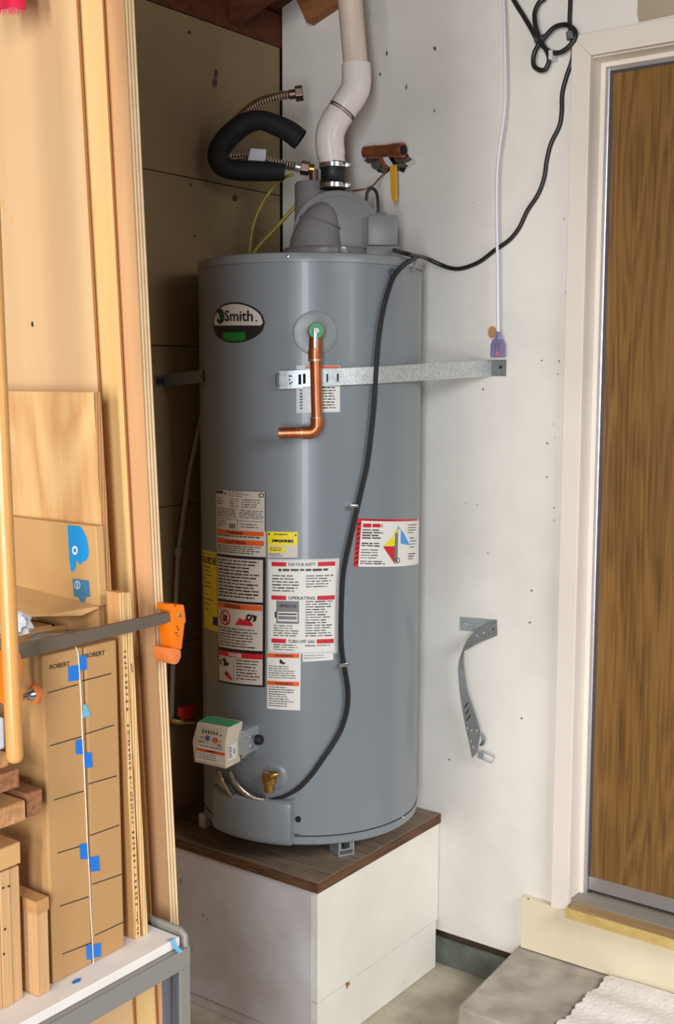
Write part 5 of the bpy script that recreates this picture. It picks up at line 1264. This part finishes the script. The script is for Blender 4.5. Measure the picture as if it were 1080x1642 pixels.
# ------------------------------------------------------------------ lumber at the lower left
yL = -0.975
def block(name, quad, y, depth, face, end, label, grp='lumber offcuts at the left of the cart', side=None, holes=()):
    """quad: pixels of the end that faces the viewer: tl, tr, br, bl"""
    P = [ony(px, py, y) for px, py in quad]
    xl = min(P[0].x, P[3].x); xr_ = max(P[1].x, P[2].x); zt_ = (P[0].z+P[1].z)/2; zb_ = (P[2].z+P[3].z)/2
    t = thing(name, ((xl+xr_)/2, y, zb_), label, 'lumber', grp)
    MB().box((xl, y+0.0011, zb_), (xr_, y+depth, zt_)).build('body', face, t, smooth=False, bevel=0.0012)
    MB().box((xl+0.0006, y, zb_+0.0006), (xr_-0.0006, y+0.001, zt_-0.0006)).build('end', end, t, smooth=False)
    return t, (xl, xr_, zb_, zt_)
zA = ZT+0.0006
def upright(name, px0, px1, pyt, y, depth, label, face='lumber'):
    xl = ony(px0, 1590, y).x; xr_ = ony(px1, 1590, y).x; zt_ = ony((px0+px1)/2, pyt, y).z
    t = thing(name, ((xl+xr_)/2, y, ZT), label, 'lumber', 'lumber offcuts at the left of the cart')
    return t, xl, xr_, zt_
t, xl, xr_, zt_ = upright('lumber_offcut', -28, 38, 1398, -0.982, 0.09, 'laminated pale wood block with small nail holes standing leftmost on the cart')
wx = (xr_-xl)/4
for k in range(4):
    MB().box((xl+wx*k, -0.982+0.0015*(k % 2), zA), (xl+wx*(k+1)-0.0006, -0.90, zt_-0.001*(k % 2))).build('layer', 'lumber', t, smooth=False, bevel=0.0008)
for px, py in ((5, 1424), (14, 1421), (8, 1490), (6, 1530)):
    q = ony(px, py, -0.9828)
    MB().lathe([(0.0016, 0), (0.0016, 0.0004)], frame(q, (0, -1, 0)), 8).build('nail_hole', 'hole', t)
ztL = zt_
t, xl, xr_, zt_ = upright('lumber_offcut', 61, 82, 1440, -0.996, 0.06, 'narrow upright wood offcut with square cap between the laminated block and cartons')
xr_ = min(xr_, xk0-0.003)
zcap = ony(70, 1462, -0.996).z
MB().box((xl+0.001, -0.995, zA), (xr_-0.001, -0.94, zcap-0.0005)).build('post', 'lumber', t, smooth=False, bevel=0.001)
MB().box((xl-0.0005, -0.997, zcap), (xr_, -0.935, zt_)).build('cap_block', 'lumber_y', t, smooth=False, bevel=0.001)
def pile(px0, px1, pyt, pyb, y, depth, face, end, label):
    xl = ony(px0, pyt, y).x; xr_ = ony(px1, (pyt+pyb)/2, y).x
    zt_ = ony(px1, pyt, y).z; zb_ = ony(px1, pyb, y).z
    t = thing('lumber_offcut', ((xl+xr_)/2, y, zb_), label, 'lumber', 'lumber offcuts at the left of the cart')
    MB().box((xl, y+0.0011, zb_), (xr_, y+depth, zt_)).build('body', face, t, smooth=False, bevel=0.0012)
    MB().box((xl+0.0008, y, zb_+0.0008), (xr_-0.0008, y+0.001, zt_-0.0008)).build('end', end, t, smooth=False)
    return zb_, zt_
b1 = pile(-45, 33, 1349, 1384, -0.985, 0.10, 'lumber_y', 'kraft', 'tan board end lying on top of the laminated wood block')
b2 = pile(-45, 41, 1283, 1315, -1.006, 0.16, 'lumber_y', 'end_grain', 'pale lumber end at the left edge, lower left of the stacked ends')
b3 = pile(42, 68, 1264, 1304, -1.002, 0.12, 'lumber_dark', 'end_dark', 'reddish lumber end with coarse end grain beside the tall cartons')
b4 = pile(-45, 31, 1232, 1262, -1.004, 0.14, 'lumber_dark', 'end_dark', 'dark brown lumber piece under the wooden pole')
b5 = pile(-45, 14, 1207, 1229, -0.985, 0.1, 'lumber_y', 'end_grain', 'small pale board end behind the lower end of the pole')
w0 = ony(-30, 1160, -0.97); w1 = ony(9, 1204, -0.97)
o = MB().box((w0.x, -0.97, b5[1]+0.0005), (w1.x, -0.9, w0.z)).build('white_block', 'bag', smooth=False, bevel=0.004)
tag(o, 'whitish block resting on the pale board behind the pole', 'block')

# ------------------------------------------------------------------ red fringed cloth
rc = thing('red_cloth', tuple(atd(10, 0, 1.6)), 'crimson fringed cloth corner hanging at the top left over the maple sheet', 'cloth')
ypl = 1.575
A = [atd(-30, -60, ypl), atd(-30, 14, ypl)]; 
gv = []; 
for j in range(7):
    for i in range(9):
        px = -30+i*8.6+j*0.4; py = -60+j*12.2
        gv.append(atd(px, py, ypl+0.006*math.sin(i*1.1+j*0.3)))
gb_ = [v+Vector((0.002, 0.002, 0)) for v in gv]
fs = [(j*9+i, j*9+i+1, (j+1)*9+i+1, (j+1)*9+i) for j in range(6) for i in range(8)]
rimi = list(range(9))+[j*9+8 for j in range(1, 7)]+[54+i for i in range(7, -1, -1)]+[j*9 for j in range(5, 0, -1)]
MB().add(gv+gb_, fs+[tuple(63+k for k in f_[::-1]) for f_ in fs]+[(rimi[k], rimi[(k+1) % len(rimi)], 63+rimi[(k+1) % len(rimi)], 63+rimi[k]) for k in range(len(rimi))]).build('cloth_panel', 'pink', rc)
fb = MB()
for i in range(24):
    px = -28+i*2.95+random.uniform(-0.6, 0.6); l = random.uniform(9, 15)-i*0.15
    fb.tube([atd(px, 12, ypl+0.003), atd(px+random.uniform(-1, 1), 12+l*0.6, ypl+0.003), atd(px+random.uniform(-1.5, 1.5), 12+l, ypl+0.003)], [0.0013, 0.001, 0.0006], 5)
o = fb.build('fringe', 'fringe', rc); o['kind'] = 'stuff'

for o in D.objects:
    if '_o' in o: del o['_o']
